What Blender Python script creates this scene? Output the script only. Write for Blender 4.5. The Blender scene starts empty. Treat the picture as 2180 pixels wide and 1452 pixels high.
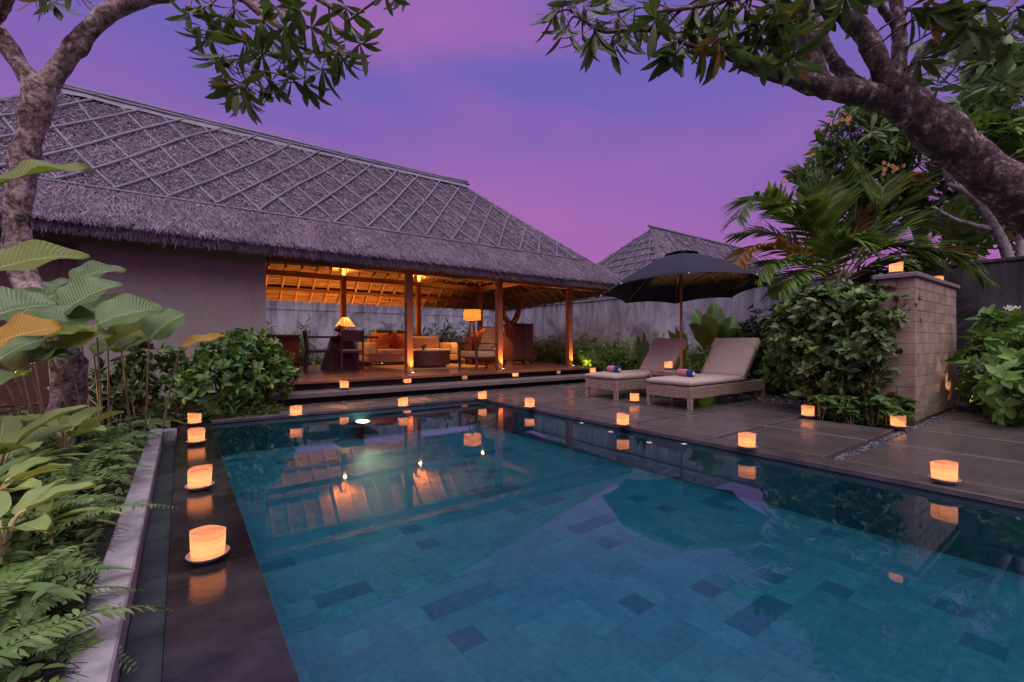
import bpy, bmesh, math, random
import numpy as np
from mathutils import Vector, Matrix

random.seed(5)
rng = np.random.default_rng(5)
S = bpy.context.scene
C = S.collection
R = math.radians
PI = math.pi

# ------------------------------------------------------------------ camera
F = 957.0                       # focal length in photo pixels (photo 2180 x 1452)
YAW = R(36.3)
CAMH = 1.0
cam = bpy.data.cameras.new('camera')
cam.sensor_width = 36.0
cam.lens = F / 2180 * 36.0
cam.clip_start = 0.05
cam.clip_end = 500
co = bpy.data.objects.new('camera', cam)
C.objects.link(co)
co.location = (0, 0, CAMH)
co.rotation_euler = (PI / 2, 0, -YAW)
S.camera = co

# ------------------------------------------------------------------ world
W = bpy.data.worlds.new('World')
S.world = W
W.use_nodes = True
nt = W.node_tree
nt.nodes.clear()
def wn(t, **k):
    n = nt.nodes.new(t)
    for a, b in k.items():
        setattr(n, a, b)
    return n
w_out = wn('ShaderNodeOutputWorld')
w_bg = wn('ShaderNodeBackground')
w_tc = wn('ShaderNodeTexCoord')
w_sep = wn('ShaderNodeSeparateXYZ')
nt.links.new(w_tc.outputs['Generated'], w_sep.inputs[0])
w_map = wn('ShaderNodeMapping')
w_map.inputs['Scale'].default_value = (1.1, 1.1, 4.2)
w_map.inputs['Rotation'].default_value = (R(14), R(10), R(25))
nt.links.new(w_tc.outputs['Generated'], w_map.inputs[0])
w_noise = wn('ShaderNodeTexNoise')
w_noise.inputs['Scale'].default_value = 1.25
w_noise.inputs['Detail'].default_value = 3.0
w_noise.inputs['Roughness'].default_value = 0.45
w_noise.inputs['Distortion'].default_value = 0.25
nt.links.new(w_map.outputs[0], w_noise.inputs['Vector'])
w_r1 = wn('ShaderNodeMapRange')
w_r1.inputs['From Min'].default_value = 0.40
w_r1.inputs['From Max'].default_value = 0.66
nt.links.new(w_noise.outputs[0], w_r1.inputs[0])
# the pink of the afterglow strengthens towards the horizon
w_ramp = wn('ShaderNodeValToRGB')
el = w_ramp.color_ramp.elements
el[0].position = 0.0
el[0].color = (0.446, 0.128, 0.400, 1)
el[1].position = 0.75
el[1].color = (0.104, 0.104, 0.420, 1)
e = el.new(0.14); e.color = (0.380, 0.128, 0.400, 1)
e = el.new(0.30); e.color = (0.242, 0.122, 0.420, 1)
e = el.new(0.50); e.color = (0.152, 0.115, 0.435, 1)
nt.links.new(w_sep.outputs['Z'], w_ramp.inputs[0])
w_mix = wn('ShaderNodeMixRGB')
w_mix.inputs[2].default_value = (0.361, 0.134, 0.420, 1)
w_mul = wn('ShaderNodeMath', operation='MULTIPLY')
w_mul.inputs[1].default_value = 0.85
nt.links.new(w_r1.outputs[0], w_mul.inputs[0])
nt.links.new(w_mul.outputs[0], w_mix.inputs[0])
nt.links.new(w_ramp.outputs[0], w_mix.inputs[1])
nt.links.new(w_mix.outputs[0], w_bg.inputs[0])
w_bg.inputs[1].default_value = 0.52
nt.links.new(w_bg.outputs[0], w_out.inputs[0])

# the last soft daylight: a very broad, weak sun from high behind the camera
sl = bpy.data.lights.new('sun', 'SUN')
sl.energy = 1.5
sl.angle = R(80)
sl.color = (1.0, 0.93, 0.88)
so = bpy.data.objects.new('sun', sl)
C.objects.link(so)
so.rotation_euler = (R(27), 0, R(-30))

S.view_settings.view_transform = 'Standard'
S.view_settings.look = 'None'
S.view_settings.exposure = 1.05
S.view_settings.gamma = 1.0
S.cycles.use_denoising = True
S.cycles.max_bounces = 7
S.cycles.diffuse_bounces = 3
S.cycles.glossy_bounces = 4
S.cycles.transmission_bounces = 4
S.cycles.transparent_max_bounces = 12
S.cycles.sample_clamp_indirect = 6.0
S.cycles.caustics_reflective = False
S.cycles.caustics_refractive = False

# ------------------------------------------------------------------ photo pixel -> place
RT = np.array([math.cos(YAW), -math.sin(YAW), 0.0])
FW = np.array([math.sin(YAW), math.cos(YAW), 0.0])
UP = np.array([0, 0, 1.0])
CP = np.array([0, 0, CAMH])
def ray(x, y):
    return (x - 1090) / F * RT - (y - 726) / F * UP + FW
def at(x, y, d):                # at forward distance d
    return CP + ray(x, y) * d
def onz(x, y, z):
    r = ray(x, y)
    return CP + r * ((z - CAMH) / r[2])
def ony(x, y, Y):
    r = ray(x, y)
    return CP + r * (Y / r[1])
def onx(x, y, X):
    r = ray(x, y)
    return CP + r * (X / r[0])

# ------------------------------------------------------------------ material helpers
def newmat(name):
    m = bpy.data.materials.new(name)
    m.use_nodes = True
    t = m.node_tree
    t.nodes.clear()
    o = t.nodes.new('ShaderNodeOutputMaterial')
    b = t.nodes.new('ShaderNodeBsdfPrincipled')
    t.links.new(b.outputs[0], o.inputs[0])
    return m, t, b, o
def node(t, typ, **k):
    n = t.nodes.new(typ)
    for a, b in k.items():
        if a in n.inputs.keys():
            n.inputs[a].default_value = b
        else:
            setattr(n, a, b)
    return n
def c4(c):
    return (c[0], c[1], c[2], 1)
def ramp(t, fac, stops):
    r = t.nodes.new('ShaderNodeValToRGB')
    e = r.color_ramp.elements
    e[0].position, e[0].color = stops[0][0], c4(stops[0][1])
    e[1].position, e[1].color = stops[-1][0], c4(stops[-1][1])
    for p, c in stops[1:-1]:
        x = e.new(p)
        x.color = c4(c)
    t.links.new(fac, r.inputs[0])
    return r.outputs[0]
def coords(t, scale=(1, 1, 1), kind='Object', rot=(0, 0, 0)):
    tc = t.nodes.new('ShaderNodeTexCoord')
    mp = t.nodes.new('ShaderNodeMapping')
    mp.inputs['Scale'].default_value = scale
    mp.inputs['Rotation'].default_value = rot
    t.links.new(tc.outputs[kind], mp.inputs[0])
    return mp.outputs[0]
def wcoords(t, scale=(1, 1, 1), rot=(0, 0, 0)):
    g = t.nodes.new('ShaderNodeNewGeometry')
    mp = t.nodes.new('ShaderNodeMapping')
    mp.inputs['Scale'].default_value = scale
    mp.inputs['Rotation'].default_value = rot
    t.links.new(g.outputs['Position'], mp.inputs[0])
    return mp.outputs[0]
def noise(t, vec, scale, detail=4, rough=0.55, dist=0.0):
    n = t.nodes.new('ShaderNodeTexNoise')
    n.inputs['Scale'].default_value = scale
    n.inputs['Detail'].default_value = detail
    n.inputs['Roughness'].default_value = rough
    n.inputs['Distortion'].default_value = dist
    t.links.new(vec, n.inputs['Vector'])
    return n.outputs[0]
def bump(t, b, h, strength=0.3, dist=0.02):
    n = t.nodes.new('ShaderNodeBump')
    n.inputs['Strength'].default_value = strength
    n.inputs['Distance'].default_value = dist
    t.links.new(h, n.inputs['Height'])
    t.links.new(n.outputs[0], b.inputs['Normal'])
def mixc(t, fac, a, b, mode='MIX'):
    n = t.nodes.new('ShaderNodeMixRGB')
    n.blend_type = mode
    for i, v in ((0, fac), (1, a), (2, b)):
        if isinstance(v, (int, float)):
            n.inputs[i].default_value = v
        elif isinstance(v, tuple):
            n.inputs[i].default_value = c4(v)
        else:
            t.links.new(v, n.inputs[i])
    return n.outputs[0]
def math_(t, op, a, b=0.0):
    n = t.nodes.new('ShaderNodeMath')
    n.operation = op
    for i, v in ((0, a), (1, b)):
        if isinstance(v, (int, float)):
            n.inputs[i].default_value = v
        else:
            t.links.new(v, n.inputs[i])
    return n.outputs[0]

M = {}
def simple(name, col, rough=0.6, var=0.25, scale=6.0, bmp=0.15, stretch=(1, 1, 1), metal=0.0, spec=0.5, rand=0.0, sheen=0.0):
    """colour broken up by noise, with fine relief"""
    m, t, b, o = newmat(name)
    v = wcoords(t, stretch)
    n = noise(t, v, scale, 6, 0.6)
    lo = tuple(c * (1 - var) for c in col)
    hi = tuple(min(1, c * (1 + var)) for c in col)
    c = ramp(t, n, [(0.3, lo), (0.7, hi)])
    if rand:
        oi = t.nodes.new('ShaderNodeObjectInfo')
        k = math_(t, 'MULTIPLY_ADD', oi.outputs['Random'], 2 * rand)
        t.nodes[-1].inputs[2].default_value = 1 - rand
        c = mixc(t, 1.0, c, k, 'MULTIPLY')
    t.links.new(c, b.inputs['Base Color'])
    b.inputs['Roughness'].default_value = rough
    b.inputs['Metallic'].default_value = metal
    b.inputs['Specular IOR Level'].default_value = spec
    b.inputs['Sheen Weight'].default_value = sheen
    n2 = noise(t, v, scale * 7, 4, 0.6)
    bump(t, b, n2, bmp, 0.01)
    M[name] = m
    return m

def leafmat(name, dark, mid, light, rough=0.42, trans=0.25, odd=None, oddp=0.04, veins=0.0):
    """leaves: every leaf (mesh island) has its own tone"""
    m, t, b, o = newmat(name)
    g = t.nodes.new('ShaderNodeNewGeometry')
    st = [(0.0, dark), (0.5, mid), (0.97, light)]
    c = ramp(t, g.outputs['Random Per Island'], st)
    if odd:
        gt = math_(t, 'GREATER_THAN', g.outputs['Random Per Island'], 1 - oddp)
        c = mixc(t, gt, c, odd)
    v = wcoords(t)
    n = noise(t, v, 9.0, 3)
    c = mixc(t, 0.35, c, ramp(t, n, [(0.3, dark), (0.75, light)]))
    if veins:
        uv = t.nodes.new('ShaderNodeUVMap')
        sx = t.nodes.new('ShaderNodeSeparateXYZ')
        t.links.new(uv.outputs[0], sx.inputs[0])
        av = math_(t, 'ABSOLUTE', math_(t, 'SUBTRACT', math_(t, 'MULTIPLY', sx.outputs[1], 2.0), 1.0))
        ph = math_(t, 'SUBTRACT', math_(t, 'MULTIPLY', sx.outputs[0], 22.0), math_(t, 'MULTIPLY', av, 3.0))
        wv = math_(t, 'ABSOLUTE', math_(t, 'SINE', math_(t, 'MULTIPLY', ph, 3.14159)))
        vl = ramp(t, wv, [(0.0, (1, 1, 1)), (0.28, (0, 0, 0))])
        c = mixc(t, mixc(t, veins, (0, 0, 0), vl), c, light)
        rib = ramp(t, av, [(0.0, (1, 1, 1)), (0.07, (0, 0, 0))])
        c = mixc(t, mixc(t, 0.7, (0, 0, 0), rib), c, tuple(min(.6, x * 1.5) for x in light))
        ed = ramp(t, math_(t, 'ADD', av, math_(t, 'MULTIPLY', noise(t, v, 14.0, 4), 0.5)), [(1.26, (0, 0, 0)), (1.36, (1, 1, 1))]) if False else ramp(t, math_(t, 'MULTIPLY', math_(t, 'ADD', av, noise(t, v, 11.0, 4)), 0.5), [(0.76, (0, 0, 0)), (0.82, (1, 1, 1))])
        c = mixc(t, ed, c, (0.20, 0.12, 0.03))
        bump(t, b, wv, 0.35, 0.01)
    t.links.new(c, b.inputs['Base Color'])
    b.inputs['Roughness'].default_value = rough
    b.inputs['Specular IOR Level'].default_value = 0.45
    tr = t.nodes.new('ShaderNodeBsdfTranslucent')
    t.links.new(mixc(t, 1.0, c, (1.25, 1.3, 0.6), 'MULTIPLY'), tr.inputs[0])
    mx = t.nodes.new('ShaderNodeMixShader')
    mx.inputs[0].default_value = trans
    t.links.new(b.outputs[0], mx.inputs[1])
    t.links.new(tr.outputs[0], mx.inputs[2])
    t.links.new(mx.outputs[0], o.inputs[0])
    M[name] = m
    return m

# ------------------------------------------------------------------ materials
# straw: every blade its own tone
m, t, b, o = newmat('straw')
g = t.nodes.new('ShaderNodeNewGeometry')
c = ramp(t, g.outputs['Random Per Island'], [(0.0, (0.09, 0.066, 0.095)), (0.45, (0.225, 0.168, 0.235)), (1.0, (0.43, 0.335, 0.44))])
n = noise(t, wcoords(t), 1.3, 4)
c = mixc(t, 1.0, c, ramp(t, n, [(0.3, (0.72, 0.70, 0.70)), (0.7, (1.1, 1.08, 1.05))]), 'MULTIPLY')
t.links.new(c, b.inputs['Base Color'])
b.inputs['Roughness'].default_value = 0.75
b.inputs['Specular IOR Level'].default_value = 0.25
M['straw'] = m
simple('thatch', (0.13, 0.105, 0.125), 0.9, 0.45, 9, 1.0, (1, 3, 3))
# reed matting under the roof
m, t, b, o = newmat('reed_mat')
v = wcoords(t, (0.6, 16, 16))
n = noise(t, v, 2.2, 4, 0.6, 0.4)
c = ramp(t, n, [(0.36, (0.07, 0.035, 0.017)), (0.52, (0.27, 0.155, 0.075)), (0.7, (0.42, 0.26, 0.13))])
t.links.new(c, b.inputs['Base Color'])
b.inputs['Roughness'].default_value = 0.8
bump(t, b, n, 0.9, 0.03)
M['reed_mat'] = m
simple('bamboo', (0.165, 0.15, 0.20), 0.55, 0.22, 5, 0.3, (2, 2, 2), rand=0.15)
def woodmat(name, col, rough=0.45, scale=(3, 3, 0.35), var=0.4, rand=0.12, spec=0.4):
    m, t, b, o = newmat(name)
    v = wcoords(t, scale)
    n = noise(t, v, 9, 6, 0.65, 1.2)
    c = ramp(t, n, [(0.25, tuple(x * (1 - var) for x in col)), (0.75, tuple(x * (1 + var) for x in col))])
    oi = t.nodes.new('ShaderNodeObjectInfo')
    k = math_(t, 'MULTIPLY_ADD', oi.outputs['Random'], 2 * rand)
    t.nodes[-1].inputs[2].default_value = 1 - rand
    c = mixc(t, 1.0, c, k, 'MULTIPLY')
    t.links.new(c, b.inputs['Base Color'])
    b.inputs['Roughness'].default_value = rough
    b.inputs['Specular IOR Level'].default_value = spec
    bump(t, b, n, 0.2, 0.01)
    M[name] = m
woodmat('column_wood', (0.24, 0.095, 0.045), 0.5)
woodmat('beam_wood', (0.27, 0.125, 0.06), 0.55, (0.35, 3, 3))
woodmat('rafter_wood', (0.36, 0.20, 0.10), 0.6, (3, 0.5, 0.5))
woodmat('floor_wood', (0.21, 0.085, 0.045), 0.22, (0.35, 4, 4), 0.3, 0.22)
woodmat('dark_wood', (0.105, 0.045, 0.03), 0.4, (2, 2, 2))
woodmat('cabinet_wood', (0.15, 0.055, 0.04), 0.42, (4, 4, 0.4))
woodmat('pole_wood', (0.36, 0.155, 0.065), 0.45)
# wet deck slab
m, t, b, o = newmat('deck_stone')
v = wcoords(t)
n = noise(t, v, 1.6, 5, 0.6)
oi = t.nodes.new('ShaderNodeObjectInfo')
c = ramp(t, n, [(0.3, (0.085, 0.066, 0.064)), (0.7, (0.125, 0.10, 0.092))])
k = math_(t, 'MULTIPLY_ADD', oi.outputs['Random'], 0.22)
t.nodes[-1].inputs[2].default_value = 0.89
c = mixc(t, 1.0, c, k, 'MULTIPLY')
t.links.new(c, b.inputs['Base Color'])
n3 = noise(t, wcoords(t, (1.0, 1.0, 1)), 2.3, 6, 0.7)
rr = ramp(t, n3, [(0.35, (0.16,) * 3), (0.65, (0.42,) * 3)])
t.links.new(rr, b.inputs['Roughness'])
n2 = noise(t, v, 60, 4, 0.6)
bump(t, b, n2, 0.12, 0.004)
M['deck_stone'] = m
simple('step_stone', (0.17, 0.13, 0.12), 0.55, 0.2, 3, 0.2, rand=0.08)
simple('coping_stone', (0.085, 0.07, 0.072), 0.22, 0.35, 5, 0.12, rand=0.1)
simple('wet_stone', (0.024, 0.020, 0.021), 0.13, 0.75, 5, 0.10, rand=0.35)
simple('gutter_stone', (0.03, 0.037, 0.038), 0.5, 0.5, 4, 0.4, rand=0.25)
simple('kerb_stone', (0.30, 0.275, 0.28), 0.65, 0.38, 7, 0.5)
simple('soil', (0.035, 0.026, 0.018), 0.95, 0.5, 8, 0.9)
simple('recess_dark', (0.02, 0.017, 0.02), 0.9, 0.3, 5, 0.3)  # near-black puts the shade of the recesses into the colour; kerb grass shares it
simple('pebble', (0.30, 0.29, 0.31), 0.5, 0.5, 9, 0.2)
simple('gravel_dark', (0.03, 0.028, 0.032), 0.5, 0.7, 40, 0.3)
# pool tiles
for nm, col in (('pool_tile_plain', (0.075, 0.185, 0.235)), ('pool_tile_dark', (0.042, 0.118, 0.165)), ('pool_tile_pale', (0.092, 0.21, 0.255))):
    simple(nm, col, 0.55, 0.2, 26, 0.15, rand=0.08)
simple('pool_wall', (0.03, 0.075, 0.10), 0.6, 0.35, 3, 0.2)
# water: mirror at a slant, clear and slightly green-blue looking down
m, t, b, o = newmat('water')
t.nodes.remove(b)
fr = node(t, 'ShaderNodeFresnel', IOR=1.46)
gl = node(t, 'ShaderNodeBsdfGlossy', Roughness=0.018)
gl.inputs['Color'].default_value = (0.86, 0.95, 1.0, 1)
trn = node(t, 'ShaderNodeBsdfTransparent')
trn.inputs['Color'].default_value = (0.44, 0.82, 0.90, 1)
mx = t.nodes.new('ShaderNodeMixShader')
bn = t.nodes.new('ShaderNodeBump')
bn.inputs['Strength'].default_value = 0.02
bn.inputs['Distance'].default_value = 0.02
t.links.new(noise(t, wcoords(t), 2.2, 2, 0.4), bn.inputs['Height'])
t.links.new(bn.outputs[0], gl.inputs['Normal'])
t.links.new(fr.outputs[0], mx.inputs[0])
t.links.new(trn.outputs[0], mx.inputs[1])
t.links.new(gl.outputs[0], mx.inputs[2])
t.links.new(mx.outputs[0], o.inputs[0])
M['water'] = m
# weathered render walls: pale with dark run-off streaks from the top
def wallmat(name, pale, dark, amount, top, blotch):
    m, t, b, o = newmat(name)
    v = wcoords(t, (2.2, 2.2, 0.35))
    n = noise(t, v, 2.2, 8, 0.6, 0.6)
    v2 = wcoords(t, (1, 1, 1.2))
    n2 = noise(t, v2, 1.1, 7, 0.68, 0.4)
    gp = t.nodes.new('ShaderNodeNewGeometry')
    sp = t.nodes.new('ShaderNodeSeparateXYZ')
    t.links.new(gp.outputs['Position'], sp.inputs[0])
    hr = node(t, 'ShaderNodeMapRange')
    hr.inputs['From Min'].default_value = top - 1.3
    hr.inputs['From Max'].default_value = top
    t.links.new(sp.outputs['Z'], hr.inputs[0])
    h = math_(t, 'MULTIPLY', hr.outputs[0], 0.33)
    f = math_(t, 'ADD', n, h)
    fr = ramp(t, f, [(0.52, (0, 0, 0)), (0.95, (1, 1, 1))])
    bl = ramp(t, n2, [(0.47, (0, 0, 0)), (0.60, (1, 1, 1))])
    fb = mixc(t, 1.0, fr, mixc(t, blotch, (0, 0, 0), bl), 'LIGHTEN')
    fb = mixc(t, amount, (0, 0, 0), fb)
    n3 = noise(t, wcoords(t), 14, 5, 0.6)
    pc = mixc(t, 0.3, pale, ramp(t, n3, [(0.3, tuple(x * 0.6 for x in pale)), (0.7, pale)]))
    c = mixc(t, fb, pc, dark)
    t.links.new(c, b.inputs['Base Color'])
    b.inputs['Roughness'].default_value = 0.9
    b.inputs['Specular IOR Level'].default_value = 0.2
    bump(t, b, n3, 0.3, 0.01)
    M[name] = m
wallmat('garden_wall', (0.52, 0.50, 0.60), (0.11, 0.10, 0.135), 0.9, 2.35, 0.85)
wallmat('black_stained_wall', (0.13, 0.12, 0.13), (0.022, 0.02, 0.024), 0.95, 2.1, 0.9)  # black-stained stretch of the boundary wall
wallmat('plaster', (0.38, 0.32, 0.295), (0.19, 0.155, 0.145), 0.35, 2.4, 0.35)
simple('block_stone', (0.34, 0.24, 0.185), 0.85, 0.38, 4, 0.6, rand=0.10)
simple('mortar', (0.24, 0.165, 0.13), 0.95, 0.3, 8, 0.4)
simple('cap_stone', (0.22, 0.18, 0.175), 0.7, 0.25, 6, 0.3)
# wicker
m, t, b, o = newmat('wicker')
v = wcoords(t, (1, 1, 1))
br = t.nodes.new('ShaderNodeTexBrick')
br.inputs['Scale'].default_value = 1.0
br.inputs['Brick Width'].default_value = 0.062
br.inputs['Row Height'].default_value = 0.027
br.inputs['Mortar Size'].default_value = 0.0042
br.inputs['Mortar Smooth'].default_value = 0.6
br.inputs['Color1'].default_value = (0.30, 0.21, 0.16, 1)
br.inputs['Color2'].default_value = (0.46, 0.34, 0.27, 1)
br.inputs['Mortar'].default_value = (0.045, 0.03, 0.028, 1)
sx = t.nodes.new('ShaderNodeSeparateXYZ')
t.links.new(v, sx.inputs[0])
cx = t.nodes.new('ShaderNodeCombineXYZ')
t.links.new(math_(t, 'ADD', sx.outputs[0], sx.outputs[1]), cx.inputs[0])
t.links.new(sx.outputs[2], cx.inputs[1])
t.links.new(cx.outputs[0], br.inputs['Vector'])
t.links.new(br.outputs['Color'], b.inputs['Base Color'])
b.inputs['Roughness'].default_value = 0.55
inv = math_(t, 'SUBTRACT', 1.0, br.outputs['Fac'])
bump(t, b, inv, 0.9, 0.006)
M['wicker'] = m
simple('cushion_canvas', (0.46, 0.37, 0.305), 0.9, 0.06, 30, 0.25, sheen=0.2)
simple('umbrella_canvas', (0.014, 0.014, 0.032), 0.85, 0.15, 30, 0.2)
simple('towel_pink', (0.62, 0.22, 0.30), 0.95, 0.15, 60, 0.7)
simple('towel_blue', (0.035, 0.05, 0.22), 0.95, 0.2, 60, 0.7)
simple('petal_white', (0.8, 0.76, 0.7), 0.6, 0.05, 20, 0.05)
simple('petal_yellow', (0.75, 0.45, 0.08), 0.6, 0.1, 20, 0.05)
simple('metal_dark', (0.05, 0.045, 0.045), 0.4, 0.2, 10, 0.05, metal=0.8)
simple('metal_pale', (0.55, 0.5, 0.48), 0.35, 0.1, 10, 0.05, metal=0.9)
simple('pot_glaze', (0.03, 0.035, 0.05), 0.25, 0.4, 4, 0.05)
simple('sofa_fabric', (0.66, 0.52, 0.38), 0.95, 0.1, 30, 0.3, sheen=0.3)
simple('chair_fabric', (0.50, 0.31, 0.15), 0.95, 0.1, 30, 0.3, sheen=0.2)
simple('cushion_orange', (0.62, 0.28, 0.06), 0.9, 0.15, 20, 0.3, sheen=0.2)
m, t, b, o = newmat('cushion_pattern')
vo = node(t, 'ShaderNodeTexVoronoi')
vo.inputs['Scale'].default_value = 14
t.links.new(wcoords(t), vo.inputs['Vector'])
c = ramp(t, vo.outputs['Distance'], [(0.15, (0.50, 0.10, 0.03)), (0.3, (0.20, 0.025, 0.012)), (0.55, (0.50, 0.07, 0.02))])
t.links.new(c, b.inputs['Base Color'])
b.inputs['Roughness'].default_value = 0.9
M['cushion_pattern'] = m
simple('cushion_brown', (0.12, 0.05, 0.03), 0.9, 0.15, 20, 0.3)
simple('rug', (0.42, 0.31, 0.20), 0.95, 0.2, 25, 0.5)
simple('table_top', (0.5, 0.42, 0.38), 0.3, 0.1, 8, 0.05)
simple('fruit', (0.55, 0.16, 0.03), 0.45, 0.5, 14, 0.05, rand=0.3)
simple('box_white', (0.6, 0.6, 0.62), 0.6, 0.05, 5, 0.05)
simple('saucer_metal', (0.40, 0.31, 0.31), 0.35, 0.2, 12, 0.1, metal=0.35)
simple('wax', (0.8, 0.65, 0.45), 0.5, 0.05, 10, 0.05)
def emat(name, col, s):
    m, t, b, o = newmat(name)
    t.nodes.remove(b)
    e = t.nodes.new('ShaderNodeEmission')
    e.inputs[0].default_value = c4(col)
    e.inputs[1].default_value = s
    t.links.new(e.outputs[0], o.inputs[0])
    M[name] = m
emat('flame', (1.0, 0.55, 0.15), 12)
emat('lamp_lens', (1.0, 0.72, 0.38), 7)
emat('pool_lens', (1.0, 0.80, 0.50), 4.5)
# candle cup: thin banded shell lit by the flame inside, plus added self-glow
m, t, b, o = newmat('candle_shell')
v = coords(t, (3, 3, 42))
n = noise(t, v, 1.0, 4, 0.6, 0.35)
c = ramp(t, n, [(0.3, (0.60, 0.28, 0.16)), (0.5, (0.82, 0.46, 0.28)), (0.72, (0.92, 0.60, 0.42))])
tl = t.nodes.new('ShaderNodeBsdfTranslucent')
t.links.new(c, tl.inputs[0])
df = t.nodes.new('ShaderNodeBsdfDiffuse')
t.links.new(c, df.inputs[0])
mx = t.nodes.new('ShaderNodeMixShader')
mx.inputs[0].default_value = 0.3
t.links.new(tl.outputs[0], mx.inputs[1])
t.links.new(df.outputs[0], mx.inputs[2])
em = t.nodes.new('ShaderNodeEmission')
t.links.new(mixc(t, 1.0, c, (1.0, 0.62, 0.42), 'MULTIPLY'), em.inputs[0])
em.inputs[1].default_value = 0.27
ad = t.nodes.new('ShaderNodeAddShader')
t.links.new(mx.outputs[0], ad.inputs[0])
t.links.new(em.outputs[0], ad.inputs[1])
t.links.new(ad.outputs[0], o.inputs[0])
M['candle_shell'] = m
def shademat(name, col, glow, s):
    m, t, b, o = newmat(name)
    tl = t.nodes.new('ShaderNodeBsdfTranslucent')
    n = noise(t, wcoords(t, (1, 1, 1)), 60, 3)
    c = ramp(t, n, [(0.3, tuple(x * 0.8 for x in col)), (0.7, col)])
    t.links.new(c, tl.inputs[0])
    t.links.new(c, b.inputs['Base Color'])
    mx = t.nodes.new('ShaderNodeMixShader')
    mx.inputs[0].default_value = 0.6
    t.links.new(b.outputs[0], mx.inputs[1])
    t.links.new(tl.outputs[0], mx.inputs[2])
    e = t.nodes.new('ShaderNodeEmission')
    e.inputs[0].default_value = c4(glow)
    e.inputs[1].default_value = s
    ad = t.nodes.new('ShaderNodeAddShader')
    t.links.new(mx.outputs[0], ad.inputs[0])
    t.links.new(e.outputs[0], ad.inputs[1])
    t.links.new(ad.outputs[0], o.inputs[0])
    M[name] = m
shademat('shade_cream', (0.22, 0.12, 0.05), (1.0, 0.48, 0.12), 0.2)
shademat('shade_woven', (0.075, 0.028, 0.009), (1.0, 0.42, 0.12), 0.08)
# bark
def barkmat(name, pale, mid, dark, cut):
    m, t, b, o = newmat(name)
    v = wcoords(t)
    n = noise(t, v, 9, 8, 0.7, 0.5)
    n2 = noise(t, wcoords(t, (1, 1, 1)), 26, 6, 0.65)
    f = math_(t, 'ADD', math_(t, 'MULTIPLY', n, 0.65), math_(t, 'MULTIPLY', n2, 0.35))
    c = ramp(t, f, [(cut - 0.09, dark), (cut, mid), (cut + 0.07, pale)])
    t.links.new(c, b.inputs['Base Color'])
    b.inputs['Roughness'].default_value = 0.85
    bump(t, b, f, 1.0, 0.05)
    M[name] = m
barkmat('bark_pale', (0.50, 0.38, 0.35), (0.24, 0.16, 0.14), (0.03, 0.02, 0.02), 0.50)
barkmat('bark_dark', (0.46, 0.36, 0.37), (0.13, 0.075, 0.07), (0.03, 0.016, 0.017), 0.535)
barkmat('bark_grey', (0.40, 0.36, 0.36), (0.20, 0.165, 0.16), (0.06, 0.045, 0.045), 0.45)
barkmat('bark_brown', (0.36, 0.17, 0.08), (0.20, 0.085, 0.04), (0.04, 0.02, 0.012), 0.5)
simple('stem_green', (0.14, 0.13, 0.05), 0.6, 0.3, 8, 0.2)
simple('stem_pale', (0.42, 0.36, 0.19), 0.6, 0.3, 8, 0.2)
leafmat('leaf_frangipani', (0.054, 0.090, 0.026), (0.092, 0.142, 0.039), (0.153, 0.207, 0.058), 0.36, 0.22, (0.340, 0.170, 0.051), 0.03)
leafmat('leaf_backtree', (0.050, 0.114, 0.029), (0.089, 0.182, 0.043), (0.179, 0.286, 0.072), 0.4, 0.25, (0.510, 0.221, 0.051), 0.03)
leafmat('leaf_shrub', (0.034, 0.066, 0.022), (0.066, 0.118, 0.034), (0.16, 0.225, 0.058), 0.33, 0.18, (0.30, 0.22, 0.034), 0.012)
leafmat('leaf_gardenia', (0.039, 0.096, 0.026), (0.080, 0.172, 0.043), (0.206, 0.333, 0.072), 0.36, 0.2, (0.374, 0.289, 0.051), 0.03)
leafmat('leaf_light', (0.089, 0.190, 0.043), (0.152, 0.305, 0.065), (0.286, 0.477, 0.101), 0.4, 0.28)
leafmat('leaf_hedge', (0.054, 0.104, 0.026), (0.107, 0.182, 0.043), (0.232, 0.316, 0.087), 0.45, 0.25)
leafmat('leaf_palm', (0.054, 0.114, 0.029), (0.107, 0.200, 0.043), (0.232, 0.305, 0.058), 0.4, 0.25, (0.510, 0.221, 0.034), 0.05)
leafmat('leaf_palm_gold', (0.200, 0.100, 0.020), (0.300, 0.170, 0.030), (0.400, 0.220, 0.040), 0.5, 0.3)
leafmat('leaf_fern', (0.089, 0.163, 0.051), (0.170, 0.267, 0.079), (0.303, 0.420, 0.123), 0.5, 0.25, (0.544, 0.374, 0.051), 0.02)
leafmat('leaf_cover', (0.036, 0.067, 0.017), (0.080, 0.133, 0.037), (0.161, 0.229, 0.065), 0.5, 0.2)
leafmat('leaf_big', (0.082, 0.154, 0.055), (0.123, 0.204, 0.072), (0.191, 0.292, 0.094), 0.24, 0.25, veins=0.45)
leafmat('leaf_bigunder', (0.150, 0.204, 0.033), (0.191, 0.248, 0.044), (0.232, 0.277, 0.055), 0.45, 0.3, veins=0.45)
leafmat('leaf_strap', (0.071, 0.144, 0.043), (0.125, 0.229, 0.065), (0.232, 0.343, 0.087), 0.35, 0.2)
leafmat('leaf_variegated', (0.177, 0.248, 0.066), (0.273, 0.365, 0.099), (0.410, 0.496, 0.177), 0.4, 0.25, veins=0.45)
leafmat('leaf_yellow', (0.420, 0.220, 0.020), (0.500, 0.270, 0.030), (0.580, 0.330, 0.040), 0.5, 0.3, veins=0.45)

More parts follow.
